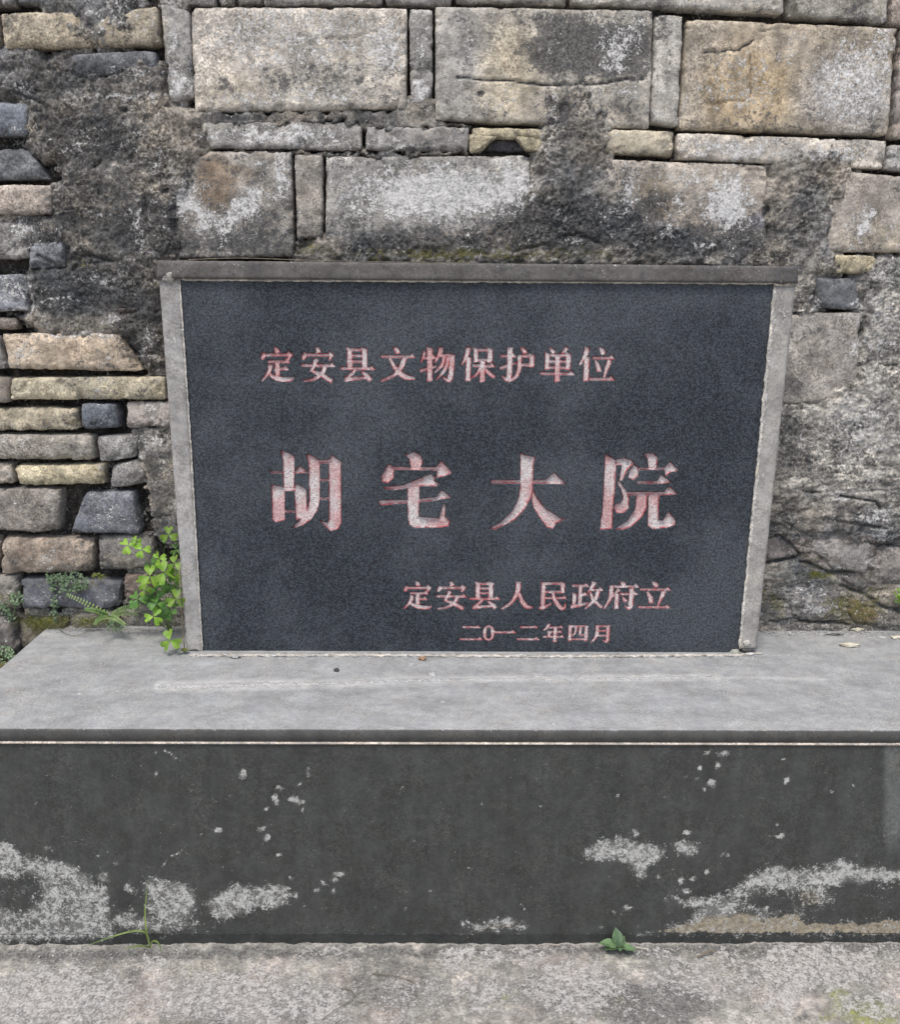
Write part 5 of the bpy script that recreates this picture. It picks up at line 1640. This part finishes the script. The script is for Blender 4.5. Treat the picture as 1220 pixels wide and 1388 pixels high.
loose('stone_chip', 1152, 874, 0, .0165, (1.3, .55, .28), M['pebble_cream'], 'flat cream stone chip lying on the right of the slab', 'stone chip', 5)
loose('stone_chip', 1060, 850, 0, .009, (1, .8, .8), M['pebble_cream'], 'small pale crumb on the slab right of the frame post', 'stone chip', 8)
loose('stone_chip', 1163, 853, 0, .013, (1.2, .5, .4), M['pebble_cream'], 'thin pale flake against the wall foot at the right', 'stone chip', 15)
loose('stone_chip', 1218, 864, 0, .010, (1.4, .6, .4), M['pebble_cream'], 'pale flake cut by the right edge of the photo', 'stone chip', 25)
loose('pebble', 318, 890, 0, .0075, (1.2, .8, .7), M['pebble_grey'], 'light grey pebble below the tablet near its left corner', 'pebble', 2)
loose('pebble', 456, 908, 0, .0055, (1, .8, .8), M['pebble_gap_shade'], 'tiny dark pebble on the slab below the tablet', 'pebble', 3)
loose('pebble', 573, 893, 0, .0075, (1.1, .7, .6), M['pebble_brown'], 'reddish brown pebble at the tablet foot under the inscription', 'pebble', 4)
loose('pebble', 1087, 852, 0, .006, (1.1, .8, .8), M['pebble_grey'], 'small grey crumb beside the pale one at the wall foot', 'pebble', 14)
lf = loose('leaf_scrap', 1132, 860, 0, .013, (1.3, .4, .12), M['pebble_gap_shade'], 'dark curled leaf scrap on the slab near the cream chip', 'leaf', 33)

# crumbs washed from the wall along the foot of it
rr = random.Random(5)
ps = []
ic = [(0, 0, 1), (.9, 0, .1), (0, .9, 0), (-.9, .1, 0), (0, -.9, .1), (.05, 0, -.6)]
icf = np.array([(0, 1, 2), (0, 2, 3), (0, 3, 4), (0, 4, 1), (5, 2, 1), (5, 3, 2), (5, 4, 3), (5, 1, 4)])
for k in range(900):
    if k < 520:
        x_, y_ = rr.uniform(.62, 1.3), YW-.004-abs(rr.gauss(0, .014))
    elif k < 700:
        x_, y_ = rr.uniform(-.97, -.62), YW-.004-abs(rr.gauss(0, .012))
    else:
        x_, y_ = rr.uniform(-1.0, 1.2), YF-.003-abs(rr.gauss(0, .012))
    s_ = rr.uniform(.0008, .0028) if rr.random() < .93 else rr.uniform(.003, .005)
    zz_ = s_*.3 if k < 700 else ZG+s_*.2
    a = rr.uniform(0, 6.28)
    v = np.array(ic)*s_*np.array([rr.uniform(.7, 1.4), rr.uniform(.7, 1.2), rr.uniform(.5, .9)])
    v = rotv(v, Matrix.Rotation(a, 3, 'Z'))+np.array([x_, y_, zz_])
    ps.append((v, icf))
cr_ = link('crumbs', join(ps, 'crumbs'), M['pebble_grey'])
tag(cr_, 'pale grit and mortar crumbs along the wall foot and ledge foot', 'grit', None, 'stuff')


def twig(pts, z0, r, label, mat=None, nm='twig'):
    P = []
    for a, b, h in pts:
        x_, y_ = onZ(a, b, z0)
        P.append(Vector((float(x_), float(y_), z0+r+h)))
    o = tube(nm, P, r, r*.7, mat or M['stem'], None, 6, 6)
    tag(o, label, 'twig')
    return o


twig([(503, 1321, .002), (525, 1324, .003), (545, 1328, .004), (562, 1333, .002)], ZG, .0010, 'thin dark twig on the ground left of the middle')
twig([(436, 1384, .002), (455, 1372, .004), (478, 1356, .004), (476, 1345, .004), (460, 1342, .003)], ZG, .0010, 'thin hooked stem lying on the ground at the bottom edge')
twig([(946, 1301, .004), (956, 1297, .007), (968, 1293, .005)], ZG, .0022, 'short brown twig on the ground near the ledge foot at the right')
twig([(862, 1287, .003), (868, 1288, .004), (876, 1289, .003)], ZG, .0012, 'short pale straw beside the green rosette seedling', M['pebble_cream'], 'straw')
twig([(74, 846, .012), (82, 857, .004), (96, 863, .003), (110, 862, .003), (122, 856, .004)], 0, .0008, 'thin curved rootlet lying on the slab corner below the fern')
twig([(150, 838, .012), (170, 836, .02), (180, 836, .022)], 0, .0007, 'fine dry stalk reaching right from the fern foot')
twig([(255, 355, 0), (256, 354, 0)], -.02, .0005, 'x') if False else None
# dry strands along the top of the cap
pts = []
for a, b in ((255, 352), (330, 350), (420, 353), (520, 355), (640, 356)):
    x_, z_ = onY(a, b, .0)
    pts.append((float(x_), 0.0, float(z_)))
o = tube('dry_strand', pts, .0010, .0006, M['stem'])
tag(o, 'long dry plant strand lying along the cap of the tablet', 'twig')
print('scene built', sum(len(o.data.polygons) for o in bpy.data.objects if o.type == 'MESH'))
